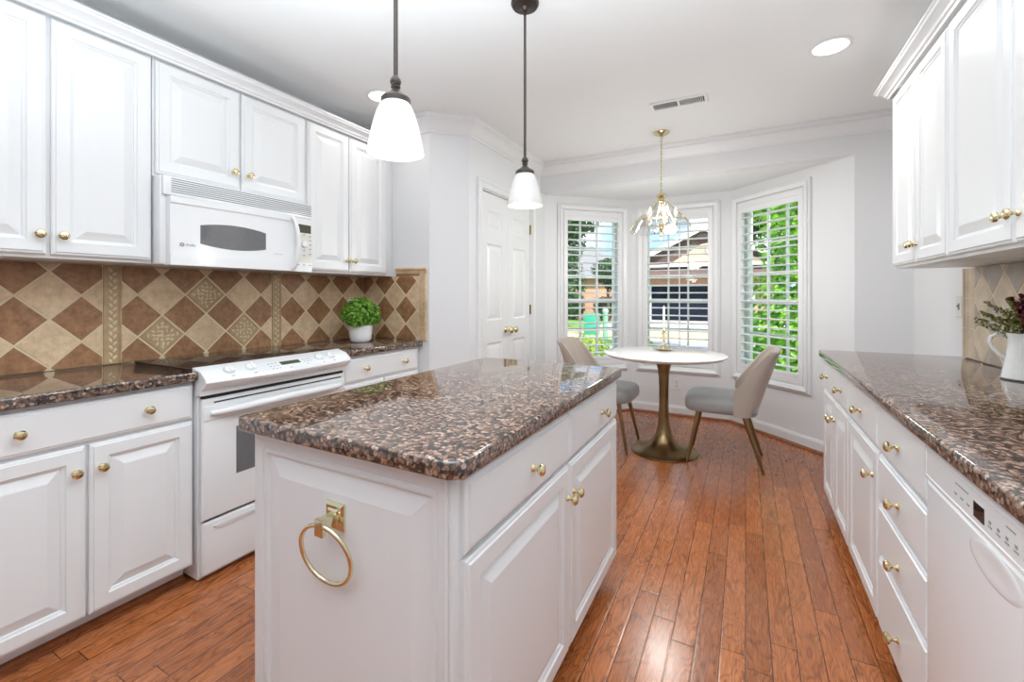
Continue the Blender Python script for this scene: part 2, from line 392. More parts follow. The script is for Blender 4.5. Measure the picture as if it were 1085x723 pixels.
def text_mesh(s_, size, depth=0.0004):
    cu = bpy.data.curves.new('lettering', 'FONT'); cu.body = s_; cu.size = size; cu.extrude = depth; cu.align_x = 'LEFT'
    o = bpy.data.objects.new('lettering', cu); COL.objects.link(o)
    dg = bpy.context.evaluated_depsgraph_get(); dg.update()
    me = bpy.data.meshes.new_from_object(o.evaluated_get(dg)); bpy.data.objects.remove(o); bpy.data.curves.remove(cu)
    return me
# ------------------------------------------------------------------ the room
CEIL, BAYC = 2.53, 2.265
XL, XR, YB, YE = -2.66, 1.03, -2.5, 4.0
BAY = [(-1.80, 4.11), (-1.09, 4.82), (-0.12, 4.82), (0.70, 4.0)]
b = B(); b.prism([(XL - .1, YB - .1), (XR + .1, YB - .1), (XR + .1, 4.05), (0.72, 4.05), (-0.09, 4.86), (-1.12, 4.86), (-1.9, 4.08), (-1.9, 2.6), (XL - .1, 2.6)], -0.12, 0.0)
struct(b.build('floor', M['floor'], smooth=None), 'red brown oak plank floor running towards the bay window')
b = B(); b.box(XL - .1, XR + .1, YB - .1, 4.1, CEIL, CEIL + .12)
struct(b.build('ceiling', M['ceil'], smooth=None), 'flat white kitchen ceiling')
b = B(); b.prism([(-1.9, 4.095), (-1.9, 4.2), (-1.14, 4.96), (-0.07, 4.96), (0.80, 4.095)], BAYC, BAYC + .3)
struct(b.build('ceiling_bay', M['ceil'], smooth=None), 'lower white ceiling of the window bay')

def wall(name, p0, p1, z1, th=0.1, holes=(), label=None, z0=0.0):
    L = math.hypot(p1[0] - p0[0], p1[1] - p0[1]); a = math.atan2(p1[1] - p0[1], p1[0] - p0[0])
    b = B(); xs = sorted({0, L} | {h[0] for h in holes} | {h[1] for h in holes})
    for xa, xb in zip(xs, xs[1:]):
        hh = [h for h in holes if h[0] <= xa + 1e-6 and h[1] >= xb - 1e-6]
        if not hh: b.box(xa, xb, 0, th, z0, z1)
        else:
            if hh[0][2] > z0 + 1e-3: b.box(xa, xb, 0, th, z0, hh[0][2])
            if hh[0][3] < z1 - 1e-3: b.box(xa, xb, 0, th, hh[0][3], z1)
    o = b.build(name, M['wall'], smooth=None, loc=(p0[0], p0[1], 0), rot=(0, 0, a))
    return struct(o, label)
wall('wall_left', (XL, YB), (XL, 2.52), CEIL, label='white wall behind the cooking range')
wall('wall_corner', (XL, 2.52), (-2.007, 2.52), CEIL, label='short white wall at the end of the left counter')
wall('wall_diagonal', (-2.007, 2.52), (-1.80, 2.725), CEIL, 0.06, label='narrow slanted white wall beside the pantry')
wall('wall_pantry', (-1.80, 2.725), (-1.80, 4.11), CEIL, holes=[(0.165, 1.065, 0, 2.07)], label='white wall with the pantry double door')
wall('wall_back', (-1.80, YE), (XR, YE), CEIL, 0.095, holes=[(0, 2.50, 0, BAYC)], label='white wall and header framing the bay opening')
wall('wall_right', (XR, YE), (XR, YB), CEIL, label='white wall behind the long right counter')
wall('wall_rear', (XR, YB), (XL, YB), CEIL, label='white wall behind the viewer')
WH = [(0.542, BAY[0], BAY[1], 45), (0.463, BAY[1], BAY[2], 0), (0.425, BAY[2], BAY[3], -45)]
WL = ['left', 'center', 'right']
for (xc, p0, p1, a), nm in zip(WH, WL):
    wall('wall_bay_' + nm, p0, p1, BAYC, 0.13, holes=[(xc - .35, xc + .35, 0.495, 2.125)], label='white %s wall of the window bay' % nm)

crown = [(o, z + .025) for o, z in [(0.0, 2.385), (0.010, 2.385), (0.014, 2.398), (0.020, 2.402), (0.030, 2.412), (0.046, 2.438), (0.062, 2.456), (0.068, 2.462), (0.068, 2.474), (0.080, 2.482), (0.084, 2.495), (0.084, 2.5045), (0.0, 2.5045)]]
b = B(); b.sweep([(XL, 0.0), (XL, 2.52), (-2.007, 2.52), (-1.80, 2.725), (-1.80, 4.0), (XR, 4.0), (XR, -0.5)], crown)
struct(b.build('trim_1', M['trim'], smooth=25), 'white stepped crown moulding around the ceiling')
base = [(0, 0), (0.014, 0), (0.014, 0.082), (0.010, 0.088), (0.008, 0.10), (0, 0.102)]
shoe = [(0.0145, 0.0), (0.034, 0.0), (0.033, 0.010), (0.027, 0.018), (0.0145, 0.021)]
bp_ = [(-1.80, 3.87), BAY[0], BAY[1], BAY[2], BAY[3], (XR, 4.0), (XR, 3.21)]
b = B(); b.sweep(bp_, base); struct(b.build('baseboard_bay', M['trim'], smooth=25), 'white baseboard around the window bay')
b = B(); b.sweep(bp_, shoe); struct(b.build('trim_2', M['wood'], smooth=40), 'brown wooden shoe moulding around the window bay')
dp = [(-2.007, 2.52), (-1.80, 2.725), (-1.80, 2.805)]
b = B(); b.sweep(dp, base); struct(b.build('baseboard_pantry', M['trim'], smooth=25), 'white baseboard of the pantry corner')

# ------------------------------------------------------------------ bay windows with plantation shutters
def casing_ring(b, x0, x1, z0, z1, prof, mi=0):
    b.panel(x0, x1, z0, z1, prof, mi, cap=False)
def window(num, xc, p0, a, label):
    root = empty('window_%d' % num, (p0[0], p0[1], 0), a); root['kind'] = 'structure'; root['label'] = label
    ux = lambda v: v
    b = B()
    casing_ring(b, xc - .407, xc + .407, 0.437, 2.185, [(0, 0), (0, .016), (.004, .022), (.016, .022), (.020, .034), (.026, .036), (.040, .030), (.055, .024), (.058, .018), (.058, 0.0)])
    b.build('casing', M['trim'], root, smooth=25)
    b = B()   # jamb lining inside the wall
    casing_ring(b, xc - .3495, xc + .3495, 0.4955, 2.1245, [(0, .004), (.010, .004), (.010, -.128), (0, -.128)])
    b.build('jamb', M['trim'], root, smooth=None)
    sh = B()
    casing_ring(sh, xc - .338, xc + .338, 0.507, 2.113, [(0, -.016), (0, .010), (.003, .013), (.0425, .013), (.045, .010), (.045, -.016), (0, -.016)])
    # deep top and bottom rails
    sh.box(xc - .2935, xc + .2935, -.012, .015, 2.016, 2.068, 0.002)
    sh.box(xc - .2935, xc + .2935, -.012, .015, 0.552, 0.594, 0.002)
    shp = sh.build('shutter_panel', M['trim'], root, smooth=25)
    # louvres: one mesh shared by all of them
    lb = B(); sec = []
    for k in range(12):
        t_ = 2 * math.pi * k / 12; sec.append((0.032 * math.copysign(abs(math.cos(t_)) ** .6, math.cos(t_)), 0.0072 * math.copysign(abs(math.sin(t_)) ** .8, math.sin(t_))))
    lb.rings([[(xx, y, z) for y, z in sec] for xx in (-.2925, .2925)])
    n = 18; pitch = (2.010 - 0.598) / n; first = None
    for i in range(n):
        z = 0.598 + pitch * (i + .5)
        if first is None: lo = lb.build('louver', M['trim'], shp, smooth=60); first = lo
        else: lo = link('louver', first.data, shp)
        lo.location = (xc, 0.0, z); lo.rotation_euler = (R(1.5), 0, 0)
    b = B(); b.tube([(xc + .03, -.041, .66), (xc + .03, -.041, 1.97)], 0.0055, 8)
    for i in range(n):
        z = 0.598 + pitch * (i + .5)
        b.box(xc + .0285, xc + .0315, -.04, -.031, z - .002, z + .002)
    b.build('tilt_rod', M['trim'], shp)
    b = B()   # double hung sash with glazing bars
    casing_ring(b, xc - .338, xc + .338, 0.507, 2.113, [(0, -.125), (0, -.085), (.040, -.085), (.045, -.095), (.045, -.125), (0, -.125)])
    b.box(xc - .293, xc + .293, .082, .122, 1.158, 1.202, 0.003)
    for z in (0.885, 1.447, 1.725): b.box(xc - .293, xc + .293, .095, .118, z - .009, z + .009, 0.003)
    for x in (xc - .098, xc + .098): b.box(x - .009, x + .009, .0952, .1178, .552, 2.068, 0.003)
    sash = b.build('sash', M['trim'], root, smooth=25)
    b = B(); b.box(xc - .293, xc + .293, .105, .109, .552, 2.068); b.build('pane', M['glass'], sash, smooth=None)
    return root
for i, (xc, p0, p1, a) in enumerate(WH):
    window(i + 1, xc, p0, a, ['left bay window with white plantation shutters', 'center bay window with white plantation shutters behind the table', 'right bay window with white plantation shutters facing green shrubs'][i])

# ------------------------------------------------------------------ pantry double door
b = B()
def dcas(b, x0, x1, z1):
    pr = [(0, 0), (0, .016), (.006, .022), (.018, .022), (.022, .016), (.055, .012), (.060, .016), (.066, .016), (.068, 0)]
    b.rings([[(x0 - .068 + i, -o, 0), (x0 - .068 + i, -o, z1 + .068 - i), (x1 + .068 - i, -o, z1 + .068 - i), (x1 + .068 - i, -o, 0)] for i, o in pr], closed=False, cap0=False, cap1=False)
    b.box(x0 - .0, x0 + .008, 0, .095, 0, z1); b.box(x1 - .008, x1, 0, .095, 0, z1); b.box(x0 + .008, x1 - .008, 0, .095, z1 - .008, z1)
dcas(b, 0.165, 1.065, 2.07)
struct(b.build('trim_3', M['trim'], smooth=25, loc=(-1.80, 2.725, 0), rot=(0, 0, R(90))), 'white moulded casing of the pantry door')
def door_leaf(num, x0, x1, kx, hx, label):
    root = empty('door_%d' % num, (-1.80, 2.725, 0), 90); root['kind'] = 'structure'; root['label'] = label
    b = B(); yf, th = 0.012, 0.035; z0, z1 = 0.008, 2.056
    zz = [(0.20, 0.855), (1.035, 1.655), (1.765, 1.92)]; sx = 0.095
    b.box(x0, x0 + sx, yf, yf + th, z0, z1, .0); b.box(x1 - sx, x1, yf, yf + th, z0, z1)
    ed = [z0] + [v for p in zz for v in p] + [z1]
    for k in range(0, len(ed), 2): b.box(x0 + sx, x1 - sx, yf, yf + th, ed[k], ed[k + 1])
    for za, zb in zz:
        b.panel(x0 + sx, x1 - sx, za, zb, [(0, -yf), (.004, -yf - .004), (.012, -yf - .012), (.018, -yf - .013), (.045, -yf - .004), (.048, -yf - .003)])
    b.build('door_slab', M['trim'], root, smooth=20)
    b = B(); b.lathe([(.0, -.012), (.026, -.012), (.026, -.006), (.022, -.002), (.011, .002), (.010, .022), (.018, .030), (.027, .042), (.028, .052), (.022, .062), (.008, .066), (.0, .066)], 20, (kx, 0, .945), 'Y')
    b.build('door_knob', M['brass'], root)
    for z in (0.35, 1.105, 1.86):
        b = B(); b.tube([(hx, .004, z - .045), (hx, .004, z + .045)], .0065, 8); b.box(hx - .010, hx + .010, .0105, .0125, z - .045, z + .045)
        b.build('hinge', M['hinge'], root)
door_leaf(1, 0.1755, 0.6135, 0.575, 0.1745, 'near leaf of the white pantry double door')
door_leaf(2, 0.6165, 1.0545, 0.655, 1.0555, 'far leaf of the white pantry double door')
# ------------------------------------------------------------------ cabinets
DOOR = [(0, 0), (0, .012), (.004, .015), (.010, .016), (.012, .020), (.052, .020), (.055, .015), (.062, .012), (.064, .008), (.067, .008), (.098, .019), (.101, .0195)]
DRAW = [(0, 0), (0, .012), (.004, .015), (.010, .016), (.013, .020)]
_knob = None
def knob(x, z, parent, y=-.020):
    global _knob
    if _knob is None:
        b = B(); b.lathe([(0, -.001), (.0095, -.001), (.0105, .002), (.0085, .005), (.0055, .008), (.005, .014), (.0075, .018), (.0135, .021), (.0165, .025), (.0165, .029), (.013, .034), (.006, .0365), (0, .037)], 18, axis='Y')
        _knob = b.build('knob', M['brass'], parent); o = _knob
    else: o = link('knob', _knob.data, parent)
    o.location = (x, y, z); return o
def door_panel(root, x0, x1, z0, z1, knobs=(), prof=DOOR, name='door', mat='cab'):
    b = B(); b.panel(x0, x1, z0, z1, prof); d = b.build(name, M[mat], root, smooth=7)
    for x, z in knobs: knob(x, z, d)
    return d
def carcass(root, w, d, z0, z1, toe=0.0, mat='cab', name='body'):
    b = B(); b.box(0, w, .0005, d, z0 + toe, z1, .0015)
    if toe: b.box(0.0, w, .075, d, 0.0, toe)
    return b.build(name, M[mat], root, smooth=25)
def base_root(label, name, x, y, rz, group=None):
    r = empty(name, (x, y, 0), rz); return tag(r, label, 'cabinet', group)

# left base cabinets (doors face +x)
XF = -2.10
r = base_root('white base cabinet left of the range, one wide drawer over two doors', 'base_cabinet', XF, 0.345, 90, 'base cabinets')
carcass(r, 0.685, 0.548, 0, 0.874, 0.095)
door_panel(r, 0.006, 0.679, .715, .858, [(.166, .789), (.517, .789)], DRAW, 'drawer')
door_panel(r, 0.006, 0.334, .088, .702, [(.303, .615)]); door_panel(r, 0.344, 0.679, .088, .702, [(.375, .615)])
r = base_root('white base cabinet right of the range under the potted boxwood', 'base_cabinet', XF, 1.815, 90, 'base cabinets')
carcass(r, 0.700, 0.548, 0, 0.874, 0.095)
door_panel(r, 0.006, 0.672, .715, .858, [(.17, .789), (.52, .789)], DRAW, 'drawer')
door_panel(r, 0.006, 0.334, .088, .702, [(.303, .615)]); door_panel(r, 0.344, 0.672, .088, .702, [(.375, .615)])
b = B(); b.sweep([(XF - .0745, .345), (XF - .0745, 1.03)], [(0, 0), (.018, 0), (.017, .010), (.011, .016), (0, .019)])
struct(b.build('trim_4', M['wood'], smooth=40), 'wooden shoe moulding under the left base cabinet')

# left wall cabinets
def wall_cab(label, x, y, rz, w, depth, z0, z1, splits, kn, group):
    r = empty('wall_cabinet', (x, y, 0), rz); tag(r, label, 'cabinet', group)
    b = B(); b.box(0, w, .0005, depth, z0, z1, .0015); b.build('body', M['cab'], r, smooth=25)
    for (a, c), k in zip(splits, kn): door_panel(r, a, c, z0 + .014, z1 - .016, [k])
    return r
XU = -2.358
G = 'left wall cabinets'
wall_cab('tall white wall cabinet left of the microwave, two raised panel doors', XU, .325, 90, .665, -XL - .002 + XU, 1.382, 2.318, [(.006, .325), (.339, .659)], [(.302, 1.470), (.366, 1.470)], G)
wall_cab('short white wall cabinet directly above the microwave', XU, .993, 90, .775, -XL - .002 + XU, 1.778, 2.318, [(.008, .379), (.391, .767)], [(.344, 1.874), (.424, 1.874)], G)
wall_cab('tall white wall cabinet right of the microwave above the plant', XU, 1.771, 90, .745, -XL - .002 + XU, 1.382, 2.318, [(.008, .321), (.329, .668)], [(.299, 1.470), (.352, 1.470)], G)
ccrown = [(0, 2.319), (.006, 2.306), (.012, 2.306), (.014, 2.316), (.022, 2.320), (.026, 2.330), (.040, 2.343), (.052, 2.348), (.056, 2.356), (.062, 2.360), (.062, 2.368), (0, 2.368)]
b = B(); b.sweep([(XU + .0215, .325), (XU + .0215, 2.519)], ccrown)
tag(b.build('cabinet_crown', M['cab'], smooth=25), 'long white crown moulding on top of the left wall cabinets', 'moulding', 'cabinet crowns')

# right base run (doors face -x)
XB = 0.428
GR = 'right base cabinets'
r = base_root('far white base cabinet at the end of the right counter, nearest the window', 'base_cabinet', XB, 3.185, -90, GR)
carcass(r, .718, .598, 0, .874, .095)
door_panel(r, .006, .712, .702, .868, [(.155, .778), (.560, .778)], DRAW, 'drawer')
door_panel(r, .006, .355, .090, .690, [(.330, .590)]); door_panel(r, .363, .712, .090, .690, [(.388, .590)])
r = base_root('narrow white base cabinet with one door under one drawer on the right', 'base_cabinet', XB, 2.466, -90, GR)
carcass(r, .500, .598, 0, .874, .095)
door_panel(r, .006, .494, .702, .868, [(.250, .778)], DRAW, 'drawer'); door_panel(r, .006, .494, .090, .690, [(.445, .590)])
r = base_root('white cabinet with a stack of four drawers beside the dishwasher', 'base_cabinet', XB, 1.965, -90, GR)
carcass(r, .487, .598, 0, .874, .095)
for (z0, z1), zk in zip([(.700, .868), (.529, .688), (.347, .517), (.090, .335)], (.778, .602, .415, .195)):
    door_panel(r, .006, .481, z0, z1, [(.243, zk)], DRAW, 'drawer')
b = B(); b.sweep([(XB + .0745, 3.185), (XB + .0745, 0.88)], [(0, 0), (.050, 0), (.050, .010), (.042, .018), (.012, .020), (.010, .06), (0, .06)])
struct(b.build('trim_5', M['wood'], smooth=40), 'wooden shoe moulding under the right base cabinets')
# dishwasher
r = empty('dishwasher', (XB, 1.476, 0), -90); tag(r, 'white dishwasher under the right counter beside the four drawer stack', 'dishwasher')
carcass(r, .598, .60, 0, .868, .10, 'app')
b = B()
for k, (z0, z1, o) in enumerate([(.11, .776, .026)]):
    b.panel(.004, .594, z0, z1, [(0, 0), (0, .018), (.006, .025), (.012, .026)])
dd = b.build('door', M['app'], r, smooth=25)
b = B(); b.rings([[( .35 + .10 * math.cos(t_) * s_, -.0262 - o, .738 + .034 * math.sin(t_) * s_) for t_ in [2 * math.pi * k / 28 for k in range(28)]] for s_, o in ((1, 0), (.94, .0012), (.80, .0016), (.5, .0008), (.2, .0002))], cap0=False)
b.build('handle_pocket', M['app'], dd, smooth=60)
b = B(); b.panel(.004, .594, .780, .866, [(0, 0), (0, .022), (.004, .029), (.012, .030), (.014, .0285)])
cp = b.build('control_panel', M['app'], r, smooth=25)
b = B(); b.box(.277, .320, -.0296, -.0280, .804, .834); b.build('display', M['bglass'], cp, smooth=None)
def mark(parent, x0, x1, y0, y1, z0, z1, name='printed_mark', mat='mark'):
    b = B(); b.box(x0, x1, y0, y1, z0, z1); return b.build(name, M[mat], parent, smooth=None)
for k in range(5): mark(cp, .19 + k * .013, .20 + k * .013, -.0292, -.0280, .835, .838)
for k in range(3): mark(cp, .185 + k * .03, .197 + k * .03, -.0292, -.0280, .812, .816)
for k in range(5): mark(cp, .335 + k * .03, .349 + k * .03, -.0292, -.0280, .809, .812); mark(cp, .338 + k * .03, .346 + k * .03, -.0292, -.0280, .816, .822, 'button')
mark(cp, .40, .43, -.0292, -.0280, .838, .841)
# right wall cabinets
XV = 0.718; G = 'right wall cabinets'
wall_cab('narrow two door white wall cabinet at the window end of the right wall', XV, 3.07, -90, .742, XR - XV - .002, 1.382, 2.318, [(.008, .372), (.380, .734)], [(.352, 1.478), (.400, 1.478)], G)
wall_cab('wide two door white wall cabinet nearest the camera on the right wall', XV, 2.327, -90, .968, XR - XV - .002, 1.382, 2.318, [(.008, .480), (.488, .960)], [(.450, 1.478), (.518, 1.478)], G)
b = B(); b.sweep([(XR - .002, 3.071), (XV - .0215, 3.071), (XV - .0215, 1.358)][::1], [(-o, z) if False else (o, z) for o, z in ccrown])
tag(b.build('cabinet_crown', M['cab'], smooth=25), 'white crown moulding on top of the right wall cabinets', 'moulding', 'cabinet crowns')

# ------------------------------------------------------------------ worktops
def worktop(label, poly, rad, group='granite worktops', z0=.8755, z1=.914):
    b = B(); b.prism(rpoly(poly, rad), z0, z1, 0, .007, 3)
    return tag(b.build('worktop', M['granite'], smooth=40), label, 'worktop', group)
worktop('brown granite worktop left of the range', [(XL + .002, .345), (-2.06, .345), (-2.06, 1.033), (XL + .002, 1.033)], [0, .004, .004, 0])
worktop('brown granite worktop right of the range holding the potted boxwood', [(XL + .002, 1.807), (-2.06, 1.807), (-2.06, 2.516), (XL + .002, 2.516)], [0, .004, .012, 0])
worktop('brown granite worktop along the right wall holding the white pitcher', [(.385, .876), (XR - .0015, .876), (XR - .0015, 3.20), (.385, 3.20)], [0, 0, .01, .03])
IX0, IX1, IY0, IY1 = -1.215, -0.488, 0.700, 1.987
worktop('brown granite island worktop under the two pendants', [(IX0, IY0), (IX1, IY0), (IX1, IY1), (IX0, IY1)], [.02, .04, .03, .02])

# ------------------------------------------------------------------ island
r = empty('kitchen_island', (-.525, .745, 0), 90); tag(r, 'white kitchen island cabinet with granite top in the middle of the floor', 'kitchen island')
# local x = world Y - .745, local y = -(world X + .525)
W, D = 1.215, .655
b = B(); b.box(0, W, .0, D, .095, .8745, .0015); b.box(0.02, W - .02, .065, D - .06, 0, .095); b.build('body', M['cab'], r, smooth=25)
b = B()   # reeded corner posts
for x in (-.0005,):
    b.box(x - .012, x + .004, -.001, .022, .0, .874, .004)
    b.tube([(x - .008, .004, 0.0), (x - .008, .004, .874)], .006, 8); b.tube([(x - .012, .016, 0), (x - .012, .016, .874)], .006, 8)
b.build('corner_post', M['cab'], r, smooth=40)
door_panel(r, .012, .610, .702, .858, [(.325, .776)], DRAW, 'drawer'); door_panel(r, .618, 1.208, .702, .858, [(.965, .776)], DRAW, 'drawer')
door_panel(r, .012, .610, .085, .690, [(.585, .590)]); door_panel(r, .618, 1.208, .085, .690, [(.643, .590)])
b = B(); b.panel(0.0, .655, 0.0, .874, [(0, 0), (0, .012), (.034, .012), (.036, .008), (.040, .008), (.044, .0125), (.052, .0125), (.056, .004), (.060, .004), (.105, .012), (.108, .0125)])
e = b.build('end_panel', M['cab'], r, smooth=7); e.location = (-.0005, .655, 0); e.rotation_euler = (0, 0, R(-90))
# towel ring on the island's end
r = empty('towel_ring', (-.860, .7315, .716), 0); tag(r, 'brass towel ring hanging on the near end of the island', 'towel ring')
b = B(); b.panel(-.030, .030, -.032, .032, [(0, 0), (0, .005), (.006, .010), (.012, .010), (.016, .014)]); b.build('wall_plate', M['pbrass'], r, smooth=30)
b = B(); b.box(-.013, .013, -.048, -.013, -.014, .010, .003); b.box(-.0135, .0135, -.052, -.040, -.028, .012, .002); b.build('post', M['pbrass'], r, smooth=30)
b = B(); n = 48; rr = .076
b.tube([(rr * math.sin(2 * math.pi * k / n), 0, - rr + rr * math.cos(2 * math.pi * k / n)) for k in range(n)], .0055, 10, loop=True); b.build('ring', M['pbrass'], r, smooth=60, loc=(0, -.046, -.004), rot=(R(11.5), 0, R(4)))

# ------------------------------------------------------------------ range
r = empty('cooking_range', (-2.083, 1.04, 0), 90); tag(r, 'white slide in electric range with black glass cooktop', 'range')
RW = .762
b = B(); b.box(0, RW, -.002, .585, .012, .868, .004); b.box(.02, RW - .02, .03, .56, 0, .012); b.build('body', M['app'], r, smooth=25)
b = B(); b.prism(rpoly([(-.010, .030), (RW + .010, .030), (RW + .010, .540), (-.010, .540)], .006), .9145, .922, 0, .002, 2); b.box(0.0, RW, .03, .555, .868, .9145)
b.build('cooktop', M['bglass'], r, smooth=30)
b = B()   # sloping bowed control panel
N = 20; rs = []
for k in range(N + 1):
    x = -.004 + (RW + .008) * k / N; q = 1 - (2 * k / N - 1) ** 2; o = .020 + .030 * q
    rs.append([(x, .030, .926), (x, -.030 - o * .25, .910), (x, -.052 - o, .882), (x, -.058 - o, .868), (x, -.054 - o * .95, .856), (x, -.044 - o * .55, .842), (x, -.034 - o * .1, .830), (x, -.034, .808), (x, .030, .808)])
b.rings(rs); cpn = b.build('control_panel', M['app'], r, smooth=35)
def slope(x, t):   # a point on the sloping face
    q = 1 - (2 * (x + .004) / (RW + .008) - 1) ** 2; o = .020 + .030 * q
    y0, z0, y1, z1 = .0, .9205, -.052 - o, .882
    if t < .4: f = t / .4; return (x, .0 + f * (-.030 - o * .25), .920 + f * (.910 - .920))
    f = (t - .4) / .6; return (x, (-.030 - o * .25) * (1 - f) + (-.052 - o) * f, .910 * (1 - f) + .882 * f)
for x in (.105, .200, .570, .645):
    p = slope(x, .52); mt = Matrix.Translation(p) @ Matrix.Rotation(R(38), 4, 'X')
    b = B(); b.lathe([(0, 0), (.023, 0), (.0235, .004), (.021, .013), (.016, .016), (0, .016)], 24, mat=mt); b.box(-.0045, .0045, -.021, .021, .012, .021, .002, mat=mt)
    b.build('knob', M['app'], cpn, smooth=35)
def on_panel(name, mat, rects, lift=.0012):
    b = B()
    for x0, x1, t0, t1 in rects:
        q = [Vector(slope(x0, t1)), Vector(slope(x1, t1)), Vector(slope(x1, t0)), Vector(slope(x0, t0))]; nrm = (q[1] - q[0]).cross(q[3] - q[0]).normalized()
        if nrm.z < 0: nrm = -nrm
        b.rings([[tuple(v - nrm * .002) for v in q], [tuple(v + nrm * lift) for v in q]])
    return b.build(name, mat, cpn, smooth=None)
on_panel('display', M['lcd'], [(.345, .450, .42, .68)])
on_panel('button', M['appgrey'], [(.372, .384, .92, 1.0)]); on_panel('button', M['appgrey'], [(.472, .484, .84, .92)])
for q_ in ([(.285 + k * .018, .292 + k * .018, t_, t_ + .05) for k in range(3) for t_ in (.45, .65, .85)] + [(.470 + k * .018, .477 + k * .018, t_, t_ + .05) for k in range(3) for t_ in (.45, .62)] + [(.10, .112, .93, .97), (.195, .208, .93, .99), (.57, .577, .93, .97), (.64, .652, .93, .98)]): on_panel('printed_mark', M['mark'], [q_], .0009)
b = B(); b.box(.012, RW - .012, -.028, -.002, .7925, .8075); b.build('vent_gap', M['black'], r, smooth=None)
b = B()   # oven door
b.panel(.004, RW - .004, .268, .792, [(0, 0), (0, .022), (.006, .029), (.012, .030)], y=-.004); od = b.build('oven_door', M['app'], r, smooth=25)
b = B(); b.box(.145, RW - .145, -.0360, -.0338, .43, .645, .0009, 1); b.build('oven_window', M['oglass'], od, smooth=None)
b = B(); b.box(.05, RW - .03, -.0352, -.030, .770, .776); b.build('door_slot', M['black'], od, smooth=None)
b = B(); pts = []; rad = []
for k in range(25):
    f = k / 24; q = 1 - (2 * f - 1) ** 2; pts.append((.035 + (RW - .07) * f, -.040 - .042 * q ** .7, .728 + .012 * q)); rad.append(.010 + .010 * q ** .5)
b.tube(pts, rad, 12); b.build('door_handle', M['app'], od, smooth=60)
b = B(); b.panel(.006, RW - .006, .695, .762, [(0, 0), (.004, .004), (.010, .005)], y=-.033); b.build('handle_band', M['app'], od, smooth=25)
b = B(); b.panel(.008, RW - .008, .030, .256, [(0, 0), (0, .018), (.006, .025), (.012, .026)], y=-.004)
b.rings([[(.05, -.029, .226), (RW - .05, -.029, .226), (RW - .08, -.030, .214), (.08, -.030, .214)], [(.05, -.036, .232), (RW - .05, -.036, .232), (RW - .08, -.033, .213), (.08, -.033, .213)]])
b.build('storage_drawer', M['app'], r, smooth=25)
b = B(); b.box(.02, RW - .02, -.012, -.002, .257, .267); b.build('drawer_gap', M['black'], r, smooth=None)

# ------------------------------------------------------------------ microwave
r = empty('microwave_oven', (-2.295, .996, 0), 90); tag(r, 'white microwave oven mounted over the range', 'microwave')
MW = .764; Z0, Z1 = 1.376, 1.776
b = B(); b.box(0, MW, 0, .35, Z0 + .004, Z1, .003); b.box(.004, MW - .004, -.02, .0, 1.690, Z1 - .001, .003); mb = b.build('body', M['app'], r, smooth=25)
def bow(x): return .036 + .012 * (1 - (2 * x / MW - 1) ** 2)
b = B()
for k in range(7):
    z = 1.704 + k * .0098; b.box(.035, MW - .010, -.0212, -.0195, z, z + .0042)
b.build('vent_slots', M['mark'], mb, smooth=None)
def bowed(x0, x1, z0, z1, off, th, N=14, zt=None):
    b = B(); rs = []
    for k in range(N + 1):
        x = x0 + (x1 - x0) * k / N; y = -bow(x) - off
        zb, zz = z0(x) if callable(z0) else z0, z1(x) if callable(z1) else z1
        rs.append([(x, y + th, zb), (x, y, zb), (x, y, zz), (x, y + th, zz)])
    b.rings(rs); return b
dr = bowed(.022, .630, Z0, 1.684, 0, .045).build('door', M['app'], r, smooth=30)
bowed(.022, .630, 1.655, 1.684, .005, .004).build('door_rim', M['app'], dr, smooth=30)
bowed(.022, .630, Z0, 1.425, .005, .004).build('door_rim', M['app'], dr, smooth=30)
arc = lambda x: (1 - ((x - .30) / .160) ** 2)
bowed(.142, .458, lambda x: 1.482 - .018 * arc(x), lambda x: 1.567 + .018 * arc(x), .0008, .0007).build('door_window', M['oglass'], dr, smooth=30)
b = B(); pts = []
for k in range(17):
    f = k / 16; q = 1 - (2 * f - 1) ** 2; pts.append((.612 + .014 * q, -bow(.62) - .006 - .034 * q ** .6, 1.388 + f * .288))
b.tube(pts, .0115, 12); b.build('door_handle', M['app'], dr, smooth=60)
b = B(); b.lathe([(.0095, 0), (.0095, .0006), (.0055, .0006), (.0055, 0)], 20, (.068, -bow(.068) - .0003, 1.470), 'Y', caps=False); b.lathe([(0, .0), (.003, .0), (.003, .0006), (0, .0006)], 10, (.068, -bow(.068) - .0003, 1.470), 'Y'); b.build('emblem', M['mark'], dr, smooth=None)
me = text_mesh('Profile', .015); me.materials.append(M['mark'])
link('lettering', me, dr, (.084, -bow(.1) - .001, 1.465), (R(90), 0, 0))
for k in range(4): mark(dr, .505 + k * .013, .514 + k * .013, -bow(.52) - .0005, -bow(.52) + .002, 1.461, 1.466, 'printed_mark', 'appgrey')
cpn2 = bowed(.634, .750, Z0, 1.684, -.003, .04, 4).build('control_panel', M['app'], r, smooth=30)
bowed(.648, .742, 1.60, 1.648, -.0025, .002, 2).build('display', M['lcd'], cpn2, smooth=30)
bowed(.642, .748, 1.430, 1.592, -.0029, .002, 3).build('keypad', M['plate'], cpn2, smooth=30)
b = B(); b.lathe([(0, 0), (.019, 0), (.019, .008), (.016, .011), (0, .011)], 22, (.695, -bow(.695) + .0025, 1.535), 'Y'); b.build('dial', M['app'], cpn2, smooth=35)
b = B()
for px_, pz in [(.655, 1.585), (.695, 1.59), (.735, 1.585), (.655, 1.56), (.735, 1.56), (.652, 1.535), (.738, 1.535), (.655, 1.51), (.695, 1.50), (.735, 1.51), (.655, 1.48), (.695, 1.47), (.735, 1.48), (.655, 1.415), (.695, 1.415), (.735, 1.415)]:
    mark(cpn2, px_ - .006, px_ + .006, -bow(px_) + .0002, -bow(px_) + .004, pz - .002, pz + .002)

